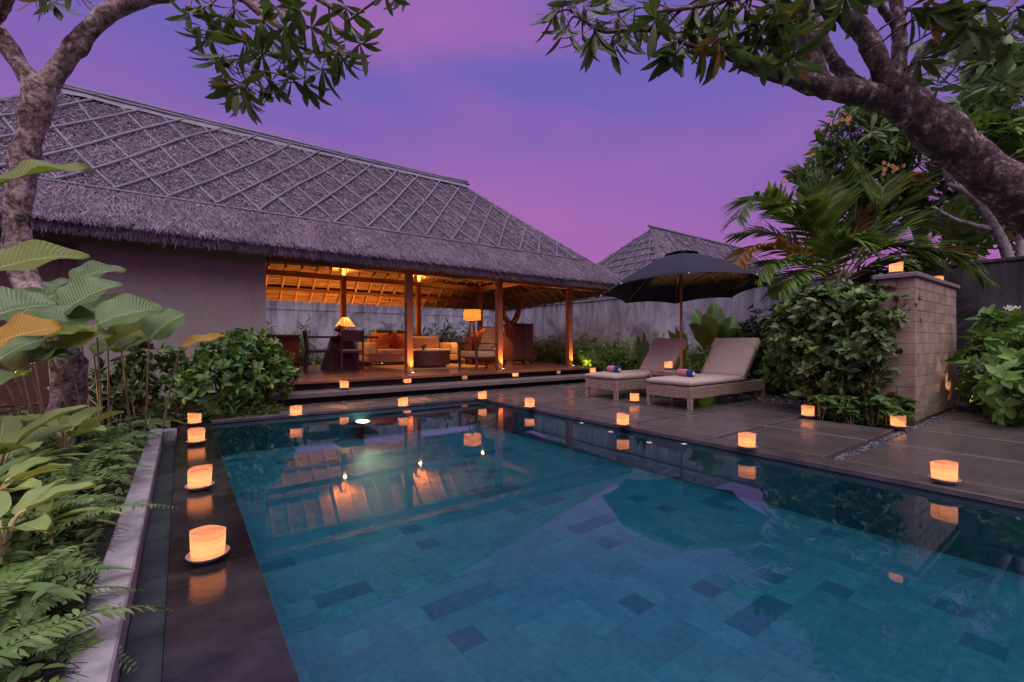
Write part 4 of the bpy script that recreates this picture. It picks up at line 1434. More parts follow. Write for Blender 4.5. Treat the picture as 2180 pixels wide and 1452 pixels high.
# ================================================================== FURNITURE IN THE PAVILION
def chair(label, loc, rz):
    t_ = thing('chair', label, 'chair', loc, rz, 'dark wooden desk chairs')
    w, d = 0.50, 0.48
    for x in (-w / 2 + .02, w / 2 - .02):
        MB().beam((x, d / 2 - .02, 0.001), (x, d / 2 - .02, 0.44), 0.036, 0.036).build('leg', 'dark_wood', t_, 0.003, local=True)
        MB().beam((x, -d / 2 - .02, 0.001), (x, -d / 2 + .02, 0.45), 0.036, 0.04).beam((x, -d / 2 + .02, 0.451), (x, -d / 2 - .035, 0.90), 0.036, 0.036).build('leg', 'dark_wood', t_, 0.003, local=True)
    MB().box(-w / 2, w / 2, -d / 2, d / 2, 0.40, 0.445).build('seat_frame', 'dark_wood', t_, 0.004, local=True)
    MB().box(-w / 2 + .03, w / 2 - .03, -d / 2 + .03, d / 2 - .02, 0.446, 0.475).build('seat_pad', 'sofa_fabric', t_, 0.01, 2, True, local=True)
    bk = MB()
    bk.add([(x, y + (0.018 if s_ else 0), z) for s_ in (0, 1) for x, y, z in ((-w / 2 + .04, -d / 2 + .0, 0.66), (w / 2 - .04, -d / 2 + .0, 0.66), (w / 2 - .04, -d / 2 - .04, 0.905), (-w / 2 + .04, -d / 2 - .04, 0.905))],
           [(0, 1, 2, 3), (7, 6, 5, 4), (0, 4, 5, 1), (1, 5, 6, 2), (2, 6, 7, 3), (3, 7, 4, 0)])
    bk.build('backrest', 'cabinet_wood', t_, local=True)
    return t_
chair('wooden desk chair with its solid back to the pool', (3.07, 10.38, ZP), R(-4))
chair('wooden desk chair at the far left end of the desk', (2.52, 11.0, ZP), R(-96))
dk = thing('desk', 'dark wooden desk with a flared pedestal, table lamp on top', 'desk', (3.05, 11.0, ZP))
MB().box(-0.75, 0.75, -0.42, 0.42, 0.735, 0.775).build('desk_top', 'dark_wood', dk, 0.006, local=True)
pd = MB()
pd.add([(-.42, -.24, 0.001), (.42, -.24, 0.001), (.42, .24, 0.001), (-.42, .24, 0.001), (-.22, -.13, .735), (.22, -.13, .735), (.22, .13, .735), (-.22, .13, .735)],
       [(0, 3, 2, 1), (4, 5, 6, 7), (0, 1, 5, 4), (1, 2, 6, 5), (2, 3, 7, 6), (3, 0, 4, 7)])
pd.build('pedestal', 'dark_wood', dk, 0.006, local=True)
# table lamp
q_ = ony(735, 700, 11.05)
tl_ = thing('table_lamp', 'lit table lamp with a cream cone shade on the desk', 'lamp', (q_[0], 11.05, ZP + 0.776))
MB().lathe([(0.0, 0.0), (0.075, 0.0), (0.075, 0.015), (0.02, 0.03), (0.035, 0.09), (0.045, 0.14), (0.03, 0.20), (0.012, 0.22), (0.012, 0.30)], 18).build('base', 'dark_wood', tl_, smooth=True, local=True)
MB().lathe([(0.235, 0.24), (0.07, 0.455)], 30).build('shade', 'shade_cream', tl_, smooth=True, local=True)
MB().lathe([(0.0, 0.28), (0.022, 0.29), (0.03, 0.315), (0.02, 0.34), (0.0, 0.345)], 12).build('bulb', 'lamp_lens', tl_, smooth=True, local=True)
point('table_lamp_light', (q_[0], 11.05, ZP + 0.776 + 0.315), 220, (1.0, 0.46, 0.13), 0.03, tl_)
# fruit bowl
q_ = ony(722, 705, 10.86)
fb = thing('fruit_bowl', 'footed bowl heaped with red and orange fruit on the desk', 'bowl', (q_[0], 10.86, ZP + 0.776))
MB().lathe([(0.0, 0.0), (0.055, 0.0), (0.055, 0.01), (0.016, 0.03), (0.016, 0.09), (0.06, 0.105), (0.13, 0.14), (0.135, 0.15), (0.12, 0.143), (0.0, 0.115)], 20).build('bowl', 'dark_wood', fb, smooth=True, local=True)
sph = MB().lathe([(0.0, -.036), (.02, -.03), (.034, -.012), (.036, .003), (.03, .02), (.016, .032), (0, .034)], 12).mesh('fruit', 'fruit', smooth=True)
for x, y, z in ((-.06, 0, .17), (.02, -.05, .17), (.06, .03, .17), (-.01, .05, .17), (0.0, 0.0, .225), (-.05, -.05, .17), (.05, -.02, .222)):
    o = link('fruit', sph, None, fb); o.location = (x, y, z)
# sofa
sf = thing('sofa', 'cream upholstered sofa with orange and patterned cushions behind the columns', 'sofa', (5.35, 12.35, ZP))
def soft(name, x0, x1, y0, y1, z0, z1, mat='sofa_fabric', bev=0.05):
    return MB().box(x0, x1, y0, y1, z0, z1).build(name, mat, sf, bev, 3, True, local=True)
soft('seat_base', -1.36, 1.36, -0.46, 0.46, 0.09, 0.27, bev=.02)
soft('seat_cushion', -1.10, -0.01, -0.48, 0.25, 0.272, 0.44)
soft('seat_cushion', 0.01, 1.10, -0.48, 0.25, 0.272, 0.44)
soft('backrest', -1.10, 1.10, 0.22, 0.46, 0.271, 0.80)
soft('armrest', -1.36, -1.115, -0.46, 0.46, 0.272, 0.62)
soft('armrest', 1.115, 1.36, -0.46, 0.46, 0.272, 0.62)
for x in (-1.28, 1.28):
    for y in (-.38, .38):
        MB().box(x - .03, x + .03, y - .03, y + .03, 0.001, 0.092).build('leg', 'dark_wood', sf, local=True)
def pillow(label, loc, size, mat, rot):
    n = 10
    V = []; Fq = []
    for s_ in (1, -1):
        for i in range(n + 1):
            for j in range(n + 1):
                u, v = i / n * 2 - 1, j / n * 2 - 1
                pin = 1 - 0.10 * (abs(u) * abs(v)) ** .5 * 0 - 0.07 * ((1 - abs(u)) * abs(v) + (1 - abs(v)) * abs(u))
                th_ = 0.075 * ((1 - u * u) * (1 - v * v)) ** .45
                V.append((u * size / 2 * pin, s_ * th_, v * size / 2 * pin))
    N = (n + 1) ** 2
    for i in range(n):
        for j in range(n):
            a = i * (n + 1) + j
            Fq.append((a, a + 1, a + n + 2, a + n + 1)); Fq.append((N + a + n + 1, N + a + n + 2, N + a + 1, N + a))
    mb = MB().add(V, Fq)
    me = mb.mesh('cushion', mat, smooth=True)
    o = link('cushion', me)
    o.location = loc; o.rotation_euler = rot
    return tag(o, label, 'cushion', 'scatter cushions on the sofa')
pillow('plain orange scatter cushion on the sofa beside the left armrest', (4.50, 12.36, ZP + 0.67), 0.50, 'cushion_orange', (R(-22), 0, R(-6)))
pillow('red patterned scatter cushion standing on its corner on the sofa', (4.86, 12.22, ZP + 0.68), 0.42, 'cushion_pattern', (R(-26), R(45), R(0)))
pillow('orange scatter cushion on the sofa half hidden by the column', (5.20, 12.36, ZP + 0.66), 0.48, 'cushion_orange', (R(-22), 0, R(6)))
pillow('dark brown scatter cushion at the back of the sofa', (4.68, 12.48, ZP + 0.74), 0.50, 'cushion_brown', (R(-10), 0, R(3)))
pillow('second dark brown scatter cushion behind the patterned one', (5.30, 12.50, ZP + 0.74), 0.50, 'cushion_brown', (R(-10), 0, R(-3)))
# rug, drum table, bowl
rg = MB().box(4.0, 6.35, 9.55, 11.85, ZP + 0.002, ZP + 0.012).build('rug', 'rug', None, 0.003)
tag(rg, 'plain sand-coloured rug under the round drum table', 'rug')
dt = thing('drum_table', 'round dark wooden drum coffee table with a pale top', 'table', (5.06, 10.45, ZP + 0.013))
MB().lathe([(0.0, 0.0), (0.44, 0.0), (0.44, 0.05), (0.52, 0.052), (0.53, 0.40), (0.0, 0.40)], 40).build('drum', 'cabinet_wood', dt, smooth=False, local=True)
MB().lathe([(0.0, 0.402), (0.545, 0.402), (0.55, 0.412), (0.545, 0.43), (0.0, 0.43)], 40).build('table_top', 'table_top', dt, local=True)
bw_ = thing('bowl', 'small footed bowl with golden fruit on the drum table', 'bowl', (4.86, 10.35, ZP + 0.444))
MB().lathe([(0.0, 0.0), (0.05, 0.0), (0.02, 0.03), (0.025, 0.05), (0.085, 0.085), (0.09, 0.095), (0.0, 0.075)], 18).build('bowl', 'dark_wood', bw_, smooth=True, local=True)
MB().lathe([(0.0, 0.165), (0.05, 0.15), (0.08, 0.11), (0.085, 0.09)], 16).build('fruit_heap', 'cushion_orange', bw_, smooth=True, local=True)
# armchair facing left
ac = thing('armchair', 'low wooden lounge armchair with tan cushions facing the drum table', 'armchair', (5.82, 9.18, ZP), R(97))
# local: seat opens towards +y after rotation -> -x world
w = 0.70
for s_ in (-1, 1):
    x = s_ * (w / 2 - .03)
    MB().beam((x, 0.40, 0.001), (x, 0.40, 0.60), 0.045, 0.05).build('leg', 'dark_wood', ac, 0.004, local=True)
    MB().beam((x, -0.46, 0.001), (x, -0.26, 0.40), 0.045, 0.055).beam((x, -0.25, 0.38), (x, -0.48, 0.90), 0.045, 0.06).build('leg', 'dark_wood', ac, 0.004, local=True)
    MB().beam((x, 0.44, 0.618), (x, -0.36, 0.585), 0.065, 0.03).build('armrest', 'dark_wood', ac, 0.004, local=True)
MB().beam((-w / 2 + .06, 0.36, 0.30), (w / 2 - .06, 0.36, 0.30), 0.05, 0.06).beam((0, 0.36, 0.262), (0, -0.30, 0.262), w - 0.12, 0.02).build('seat_frame', 'dark_wood', ac, local=True)
cs = MB().box(-w / 2 + .06, w / 2 - .06, -0.30, 0.42, 0.275, 0.42)
cs.build('seat_cushion', 'chair_fabric', ac, 0.035, 3, True, local=True)
Mx = Matrix.Translation((0, -0.24, 0.40)) @ Matrix.Rotation(R(24), 4, 'X')
bx = [Mx @ Vector((x, y, z)) for x in (-.31, .31) for y in (-.02, .12) for z in (0, .62)]
MB().add(bx, [(0, 1, 3, 2), (4, 6, 7, 5), (0, 4, 5, 1), (2, 3, 7, 6), (0, 2, 6, 4), (1, 5, 7, 3)]).build('back_cushion', 'chair_fabric', ac, 0.03, 3, True, local=True)
bx = [Mx @ Vector((x, y, z)) for x in (-.31, .31) for y in (-.045, -.022) for z in (-.02, .55)]
MB().add(bx, [(0, 1, 3, 2), (4, 6, 7, 5), (0, 4, 5, 1), (2, 3, 7, 6), (0, 2, 6, 4), (1, 5, 7, 3)]).build('back_panel', 'dark_wood', ac, 0.004, local=True)
# tripod floor lamp
fl_ = thing('floor_lamp', 'tripod standing lamp with a lit woven drum shade', 'lamp', (6.80, 11.2, ZP))
for k in range(3):
    a = 2 * PI * k / 3 + 0.5
    MB().beam((0.28 * math.cos(a), 0.28 * math.sin(a), 0.001), (0.05 * math.cos(a), 0.05 * math.sin(a), 1.22), 0.04, 0.05).build('leg', 'pole_wood', fl_, 0.004, local=True)
MB().lathe([(0.0, 1.20), (0.07, 1.20), (0.07, 1.25), (0.015, 1.26), (0.015, 1.36)], 16).build('hub', 'pole_wood', fl_, local=True)
MB().lathe([(0.25, 1.27), (0.25, 1.57)], 32).build('shade', 'shade_woven', fl_, smooth=True, local=True)
MB().lathe([(0.0, 1.36), (0.03, 1.37), (0.04, 1.40), (0.0, 1.45)], 12).build('bulb', 'lamp_lens', fl_, smooth=True, local=True)
point('floor_lamp_light', (6.80, 11.2, ZP + 1.41), 200, (1.0, 0.44, 0.12), 0.04, fl_)
# cabinets
cb = thing('cabinet', 'two-door dark red wooden cabinet beside the outermost column', 'cabinet', (7.86, 10.4, ZP))
MB().box(-.36, .36, -.24, .24, 0.12, 1.13).build('carcass', 'cabinet_wood', cb, 0.004, local=True)
MB().box(-.38, .38, -.27, .26, 1.131, 1.165).build('top', 'dark_wood', cb, 0.004, local=True)
for x0, x1 in ((-.35, -.02), (.02, .35)):
    d_ = MB().box(x0, x1, -.262, -.242, 0.15, 1.11).build('door', 'cabinet_wood', cb, 0.004, local=True)
    for k in range(5):
        xx = x0 + .03 + k * (x1 - x0 - .06) / 4
        MB().box(xx - .022, xx + .022, -.272, -.2625, 0.18, 1.08).build('slat', 'cabinet_wood', d_, 0.002, local=True)
for x in (-.33, .33):
    for y in (-.21, .21):
        MB().box(x - .03, x + .03, y - .03, y + .03, 0.001, 0.12).build('leg', 'dark_wood', cb, local=True)
st = thing('step_chest', 'dark stepped chest behind the lounge armchair', 'chest', (7.35, 11.6, ZP))
for k in range(3):
    MB().box(-.45 + k * .22, .45, -.22, .22, 0.001 + (0.80 + k * .15 - (0.80 if k == 0 else .15)), 0.80 + k * .15 - 0.001).build('drawer', 'cabinet_wood', st, 0.004, local=True)
# carved boat-shaped sculpture on its stand
sc2 = thing('boat_sculpture', 'curved boat-shaped hanging carving with golden tassels above the cabinet', 'sculpture', (7.62, 10.4, ZP + 1.166))
hull = MB(); V = []; Fq = []
nu, nv_ = 14, 7
A_ = [Vector((-0.30, 0, 0.62)), Vector((-0.26, 0, 0.25)), Vector((0.0, 0, 0.06)), Vector((0.22, 0, 0.35)), Vector((0.42, 0, 0.92))]
ax = [Vector(p) for p in catmull([np.array(a) for a in A_], 4)]
for i, p in enumerate(ax):
    u = i / (len(ax) - 1)
    rr = 0.15 * math.sin(PI * (0.08 + 0.84 * u)) + 0.012
    d = (ax[min(i + 1, len(ax) - 1)] - ax[max(i - 1, 0)]).normalized()
    nn = Vector((-d.z, 0, d.x))
    for k in range(nv_):
        a = -PI / 2 + (k / (nv_ - 1) - .5) * 2.6
        V.append(p + Vector((0, 1, 0)) * math.cos(a) * rr + nn * (math.sin(a) * rr * 0.7))
for i in range(len(ax) - 1):
    for k in range(nv_ - 1):
        a = i * nv_ + k
        Fq.append((a, a + 1, a + nv_ + 1, a + nv_))
hull.add(V, Fq).build('hull', 'dark_wood', sc2, smooth=True, local=True)
for k in range(9):
    i = 2 + k
    p = ax[min(i, len(ax) - 1)]
    pts = [p + Vector((0, -.13, .03)), p + Vector((-.03, -.15, -.03)), p + Vector((-.06, -.15, -.13 - .03 * (k % 3)))]
    MB().tube(pts, 0.009, 5).build('tassel', 'cushion_orange', sc2, local=True)
MB().tube([(0.05, 0, 0.0), (0.05, 0, 0.10)], 0.008, 6).tube([(-0.10, 0, 0.0), (-0.10, 0, 0.12)], 0.008, 6).build('stand', 'metal_dark', sc2, local=True)
# sideboard at the left
sb_ = thing('sideboard', 'plain reddish wooden sideboard at the room corner, behind the shrub', 'sideboard', (1.95, 12.3, ZP))
MB().box(-.32, .40, -.22, .22, 0.10, 0.78).build('carcass', 'cabinet_wood', sb_, 0.004, local=True)
MB().box(-.34, .42, -.24, .24, 0.781, 0.82).build('top', 'pole_wood', sb_, 0.004, local=True)
for x in (-.28, .36):
    for y in (-.18, .18):
        MB().box(x - .025, x + .025, y - .025, y + .025, 0.001, 0.10).build('leg', 'dark_wood', sb_, local=True)

# ================================================================== NEIGHBOUR'S HOUSE
nh = thing('thatched_house', 'neighbouring house with a steep thatched roof rising behind the parasol', 'house', (16, 9.5, 0))
NR0 = Vector((14.9, 11.0, 5.45)); NR1 = Vector((22.0, 11.0, 5.45))
nFL = Vector((11.6, 7.9, 2.55)); nFR = Vector((25.0, 7.9, 2.55)); nBL = Vector((11.6, 14.1, 2.55)); nBR = Vector((25.0, 14.1, 2.55))
nm = MB()
for a, b_, c, d in ((nFL, nFR, NR1, NR0), (nBR, nBL, NR0, NR1)):
    V, Fq = quadgrid(a, b_, c, d, 20, 10); nm.add(V, Fq)
V, Fq = quadgrid(nBL, nFL, NR0, NR0 + Vector((0, -.001, 0)), 16, 10); nm.add(V, Fq)
V, Fq = quadgrid(nFR, nBR, NR1, NR1 + Vector((0, .001, 0)), 8, 4); nm.add(V, Fq)
nm.add([nFL - Vector((0, 0, .2)), nFR - Vector((0, 0, .2)), nBR - Vector((0, 0, .2)), nBL - Vector((0, 0, .2)), nFL, nFR, nBR, nBL], [(0, 1, 2, 3), (0, 4, 5, 1), (1, 5, 6, 2), (2, 6, 7, 3), (3, 7, 4, 0)])
nm.build('roof', 'thatch', nh)
parts = [straw(nFL, nFR, NR1, NR0, 9000, (0, 1), (0.15, 0.3), (0.02, 0.035)), straw(nBL, nFL, NR0, NR0, 9000, (0, 1), (0.15, 0.3), (0.02, 0.035))]
V, Q = merge(parts)
leafobj('straw', V, Q, 'straw', nh, 'stuff', False)
MB().tube([NR0 + Vector((-.18, 0, .05)), NR1 + Vector((.1, 0, .05))], 0.06, 8).build('ridge_pole', 'bamboo', nh)
MB().box(12.3, 24.3, 8.6, 13.4, -0.1, 2.9).build('wall', 'plaster', nh)
MB().box(12.8, 13.1, 8.545, 8.598, 2.15, 2.45).build('meter_box', 'box_white', nh, 0.01)
nl = (nFL - NR0).cross(nBL - NR0).normalized()
if nl.z < 0: nl = -nl
nff = (nFR - NR0).cross(nFL - NR0).normalized()
if nff.z < 0: nff = -nff
def nst(p, q__, nn, w_=0.034):
    MB().beam(p + nn * .04, q__ + nn * .04, w_, 0.03, tuple(nn)).build('bamboo_strip', 'bamboo', nh)
for k in range(1, 8):              # hip end: rows and diagonals
    v = 0.10 + k * 0.105
    a = nFL.lerp(NR0, v); b_ = nBL.lerp(NR0, v)
    nst(a.lerp(b_, .06), a.lerp(b_, .94), nl)
for k in range(1, 7):
    a = nFL.lerp(nBL, k / 7); b_ = NR0.lerp(nFL.lerp(nBL, .5), 0.18)
    nst(a.lerp(NR0, 0.2), a.lerp(NR0, 0.82), nl)
for k in range(14):
    x0 = 12.6 + k * 0.75
    pA = Vector((x0 + 1.4, 7.9 + 3.1 * .15, 2.55 + 2.9 * .15)); pB = Vector((x0 + 3.0, 7.9 + 3.1 * .97, 2.55 + 2.9 * .97))
    nst(pA, pB, nff)
    pA = Vector((x0 + 3.4, 7.9 + 3.1 * .15, 2.55 + 2.9 * .15)); pB = Vector((x0 + 2.6, 7.9 + 3.1 * .97, 2.55 + 2.9 * .97))
    if x0 > 12.9: nst(pA, pB, nff)

# frangipani flowers adrift on the water
def floating(px_, py_, label):
    p = onz(px_, py_, WZ + 0.004)
    t_ = thing('floating_flower', label, 'flower', p, random.uniform(0, 6), 'white flowers floating in the pool')
    for k in range(5):
        a = 2 * PI * k / 5; ca, sa = math.cos(a), math.sin(a)
        pr = [(0.0, 0.0, 0), (0.012, -0.009, .004), (0.026, -0.008, .009), (0.034, 0.003, .012), (0.026, 0.012, .010), (0.011, 0.008, .004)]
        MB().add([(x * ca - y * sa, x * sa + y * ca, z + .001 * k / 5) for x, y, z in pr], [tuple(range(6))]).build('petal', 'petal_white', t_, local=True)
    MB().lathe([(0.0, 0.008), (0.006, 0.006), (0.008, 0.002)], 8).build('eye', 'petal_yellow', t_, local=True)
floating(1300, 921, 'white flower floating near the candle in front of the loungers')
floating(1382, 944, 'white flower floating left of the parasol reflection by the right pool edge')
floating(1456, 947, 'white flower floating between two candles along the right pool edge')
floating(1238, 902, 'small white flower floating near the far right pool corner')

# ================================================================== PLANTS
Tfr = tpl(6, 0.235, 0.30, 0.22, 'obov')
Tsh = tpl(4, 0.46, 0.35, 0.18, 'lance')
Tov = tpl(5, 0.62, 0.30, 0.22, 'oval')
Tnar = tpl(3, 0.17, 0.2, 0.45, 'lance')
def nearest(pt, polys):
    best = None
    for pl_ in polys:
        for q__ in pl_:
            d = np.linalg.norm(np.asarray(q__) - pt)
            if best is None or d < best[0]:
                best = (d, np.asarray(q__))
    return best[1]
def tree(name, label, limbs, tips, bark, leaf, L, k, spread=(60, 100), hang=0.5, twig=0.012, group=None, lvar=.25):
    """limbs: list of ([(px,py,d)...], [radii]); tips: points in space"""
    base = at(*limbs[0][0][0])
    t_ = thing(name, label, 'tree', (base[0], base[1], 0), 0, group)
    tk = MB(); polys = []
    for pts, rad in limbs:
        P3 = catmull([at(*p) for p in pts], 5)
        rr = np.interp(np.linspace(0, 1, len(P3)), np.linspace(0, 1, len(rad)), rad)
        tk.tube(P3, [r * random.uniform(.9, 1.12) for r in rr], 14, 0.085)
        polys.append(P3)
    tips = np.asarray(tips, float)
    axes = []
    for tp in tips:
        q0 = nearest(tp, polys)
        d = tp - q0
        mid = q0 + d * 0.55 + rng.normal(0, 0.04, 3) * np.linalg.norm(d) + np.array([0, 0, 0.06 * np.linalg.norm(d)])
        pts = catmull([q0, mid, tp], 4)
        tk.tube(pts, list(np.linspace(twig * 1.5, twig * .75, len(pts))), 6, 0.05)
        a = norm((tp - mid)[None])[0]
        axes.append(norm((a + np.array([0, 0, -hang]) + rng.normal(0, .2, 3))[None])[0])
    tk.build('trunk', bark, t_, smooth=True)
    V, Q = rosettes(tips, np.array(axes), k, Tfr, L, spread, lvar)
    o = leafobj('crown', V, Q, leaf, t_)
    return t_
def tippx(lst, D, jit=0.25):
    return [at(x, y, D + random.uniform(-jit, jit)) for x, y in lst]
# ---- left frangipani
limbs = [([(125, 930, 4.15), (150, 800, 4.15), (105, 690, 4.15), (45, 570, 4.2), (38, 450, 4.2), (50, 350, 4.2), (68, 270, 4.2), (88, 180, 4.2)], [.15, .13, .112, .105, .10, .102, .10, .118]),
         ([(80, 190, 4.2), (50, 150, 4.2), (0, 75, 4.15), (-50, 10, 4.1), (-110, -90, 4.0)], [.085, .075, .068, .06, .05]),
         ([(95, 190, 4.2), (140, 125, 4.25), (190, 65, 4.3), (245, 20, 4.35), (330, -8, 4.4), (430, -25, 4.4), (510, -10, 4.4), (560, 30, 4.4), (600, 60, 4.4)], [.085, .085, .075, .07, .066, .058, .05, .04, .028]),
         ([(-40, 60, 4.1), (-5, 30, 4.0), (20, -20, 3.9), (30, -90, 3.8)], [.05, .05, .045, .04]),
         ([(520, -10, 4.4), (610, -30, 4.4), (700, 10, 4.4), (740, 45, 4.4)], [.04, .034, .026, .018]),
         ([(560, 30, 4.4), (550, 90, 4.35), (540, 150, 4.3), (520, 190, 4.3)], [.026, .022, .018, .014]),
         ([(600, 60, 4.4), (640, 100, 4.45), (700, 115, 4.5), (750, 110, 4.5)], [.024, .02, .016, .012])]
tl_px = [(400, 35), (430, 20), (418, 62), (450, 85), (470, 125), (505, 185), (478, 165), (522, 212), (540, 150), (560, 118), (600, 135), (622, 170), (648, 180), (640, 120), (690, 95), (718, 112), (748, 62), (768, 95), (700, 50), (738, 20), (662, 60), (605, 62), (560, 45), (520, 90), (580, 175), (685, 150), (560, 190), (470, 40), (500, 30), (640, 25), (590, 15), (540, 200), (730, 130), (610, 100), (500, 130), (575, 85),
         (80, -15), (110, 5), (820, -12), (862, -16), (150, -20), (60, -30)]
tree('frangipani_tree', 'pale-barked frangipani tree forking at the left edge, leaves over the roof', limbs, tippx(tl_px, 4.35, .3), 'bark_pale', 'leaf_frangipani', 0.25, 9, (18, 80), 1.3, 0.008)
# ---- right frangipani, leaning in
limbs = [([(2900, 1150, 4.0), (2560, 800, 3.6), (2330, 560, 3.45), (2160, 415, 3.4), (2010, 290, 3.4), (1920, 215, 3.4), (1880, 170, 3.4)], [.21, .19, .17, .16, .142, .13, .10]),
         ([(1935, 235, 3.4), (1840, 200, 3.35), (1760, 188, 3.3), (1690, 168, 3.3), (1625, 148, 3.25), (1570, 128, 3.2)], [.10, .085, .072, .060, .055, .046]),
         ([(1570, 130, 3.2), (1520, 112, 3.15), (1465, 95, 3.1), (1410, 70, 3.1), (1340, 62, 3.1), (1285, 68, 3.05), (1240, 42, 3.05)], [.022, .018, .015, .014, .013, .011, .008]),
         ([(1755, 190, 3.3), (1735, 130, 3.3), (1712, 50, 3.3), (1705, -30, 3.3)], [.062, .055, .048, .042]),
         ([(1840, 195, 3.4), (1790, 150, 3.5), (1755, 95, 3.55), (1730, 30, 3.6)], [.055, .048, .04, .035]),
         ([(1895, 200, 3.35), (1865, 120, 3.3), (1830, 60, 3.3), (1770, 15, 3.3), (1700, -40, 3.3)], [.078, .07, .062, .056, .05]),
         ([(1905, 190, 3.4), (1915, 110, 3.4), (1912, 40, 3.4), (1900, -60, 3.4)], [.06, .052, .045, .04]),
         ([(1930, 205, 3.4), (1948, 140, 3.4), (1975, 95, 3.4), (2010, 100, 3.4), (2040, 95, 3.4), (2110, 50, 3.4), (2200, -40, 3.4)], [.05, .042, .03, .026, .022, .02, .018]),
         ([(1912, 60, 3.4), (1880, 20, 3.4), (1850, -40, 3.4)], [.03, .026, .02]),
         ([(1410, 70, 3.1), (1440, 30, 3.1), (1500, -10, 3.1)], [.012, .010, .01]),
         ([(1712, 50, 3.3), (1660, 20, 3.25), (1600, -10, 3.2), (1480, 15, 3.1), (1380, 25, 3.05)], [.03, .024, .018, .014, .010])]
tr_px = [(1180, 30), (1205, 62), (1240, 85), (1272, 52), (1300, 92), (1250, 22), (1330, 70), (1395, 45), (1440, 85), (1430, 105), (1500, 40), (1530, 85), (1480, 20), (1560, 40), (1590, 65), (1620, 30), (1640, 95), (1680, 40), (1690, 110), (1605, 100), (1640, 10), (1560, 5), (1460, 55), (1350, 20), (1290, 15), (1215, 5), (1400, 8), (1520, 60), (1575, 85), (1610, 55), (1660, 75), (1540, 20),
         (1750, 30), (1850, 10), (1980, 30), (2000, 60), (2050, 20), (2080, 70), (2120, 40), (2150, 90), (1985, 5), (2060, 60), (2170, 20), (1960, 130), (1690, 10), (1730, -10), (1800, -10), (1310, 45), (1365, 50), (1420, 30), (1475, 70), (1515, 15), (1550, 65), (1585, 20), (1630, 60), (1655, 25), (1700, 70), (1450, 110), (1545, 110), (1620, 130), (1680, 130), (1500, 95), (1195, 15), (1265, 75), (2010, 20), (2040, 50), (2100, 15), (2130, 70), (2165, 60), (1940, 20), (1990, 90)]
tree('frangipani_tree', 'dark mottled frangipani tree leaning in from the right edge', limbs, tippx(tr_px, 3.25, .25), 'bark_dark', 'leaf_frangipani', 0.215, 9, (18, 80), 1.3, 0.006)
# ---- trees behind the right wall
def crown_tips(polys, n, D0, D1):
    out = []
    while len(out) < n:
        x0, x1, y0, y1 = random.choice(polys)
        x, y = random.uniform(x0, x1), random.uniform(y0, y1)
        if ((x - (x0 + x1) / 2) / ((x1 - x0) / 2)) ** 2 + ((y - (y0 + y1) / 2) / ((y1 - y0) / 2)) ** 2 < 1:
            out.append(at(x, y, random.uniform(D0, D1)))
    return out
limbs = [([(2010, 760, 8.6), (1975, 560, 8.6), (1930, 440, 8.6), (1870, 350, 8.6)], [.14, .11, .08, .05]),
         ([(1930, 440, 8.6), (1820, 400, 8.5), (1740, 370, 8.4)], [.05, .04, .02]),
         ([(1900, 390, 8.6), (1930, 290, 8.7), (1920, 220, 8.7)], [.05, .035, .02])]
tb_ = tree('background_tree', 'dense dark green frangipani with orange blossoms behind the palm', limbs,
           crown_tips([(1700, 1900, 300, 480), (1740, 1960, 220, 400), (1860, 2040, 250, 460), (1800, 1980, 180, 320)], 330, 8.0, 9.4), 'bark_grey', 'leaf_backtree', 0.30, 9, (45, 100), 0.1, 0.012)
fl = MB()
for cx_, cy_, n_ in ((1785, 258, 9), (1895, 356, 10), (1668, 390, 5)):
    for k in range(n_):
        p = at(cx_ + random.gauss(0, 14), cy_ + random.gauss(0, 7), 7.9 + random.uniform(-.05, .05))
        for j in range(5):
            a = 2 * PI * j / 5 + k
            d = Vector(RT * math.cos(a) + UP * math.sin(a))
            s_ = Vector(RT * math.cos(a + 1.57) + UP * math.sin(a + 1.57))
            pv = Vector(p)
            fl.add([pv, pv + d * .03 + s_ * .014 - Vector(FW) * .01, pv + d * .045, pv + d * .03 - s_ * .014 - Vector(FW) * .01], [(0, 1, 2, 3)])
simple('petal_orange', (0.62, 0.32, 0.12), 0.6, 0.2, 20, 0.05)
o = fl.build('blossom', 'petal_orange', tb_); o['kind'] = 'stuff'
limbs = [([(2170, 780, 7.8), (2150, 560, 7.8), (2080, 430, 7.7), (2015, 390, 7.6)], [.10, .08, .06, .03]),
         ([(2120, 490, 7.8), (2040, 470, 7.7), (1985, 440, 7.6)], [.05, .035, .02]),
         ([(2170, 600, 7.9), (2175, 430, 8.0), (2165, 320, 8.0), (2140, 250, 8.0)], [.07, .055, .04, .025]),
         ([(2175, 430, 8.0), (2230, 330, 8.0), (2250, 220, 8.0)], [.05, .04, .025])]
tree('background_tree', 'bright green frangipani with pale grey branches at the top right edge', limbs,
     crown_tips([(1980, 2180, 90, 250), (2060, 2260, 150, 330), (2000, 2120, 230, 330), (2110, 2280, 260, 420), (2050, 2240, 20, 180)], 270, 7.2, 8.6), 'bark_grey', 'leaf_backtree', 0.30, 9, (45, 95), 0.05, 0.011)
limbs = [([(2230, 700, 10.5), (2200, 560, 10.5), (2160, 480, 10.5)], [.10, .08, .05])]
tree('background_tree', 'low leafy tree filling the gap under the leaning trunk', limbs,
     crown_tips([(2060, 2200, 330, 470), (2120, 2300, 380, 540), (1990, 2110, 400, 540)], 170, 9.6, 11), 'bark_grey', 'leaf_backtree', 0.32, 9, (45, 95), 0.1, 0.012)

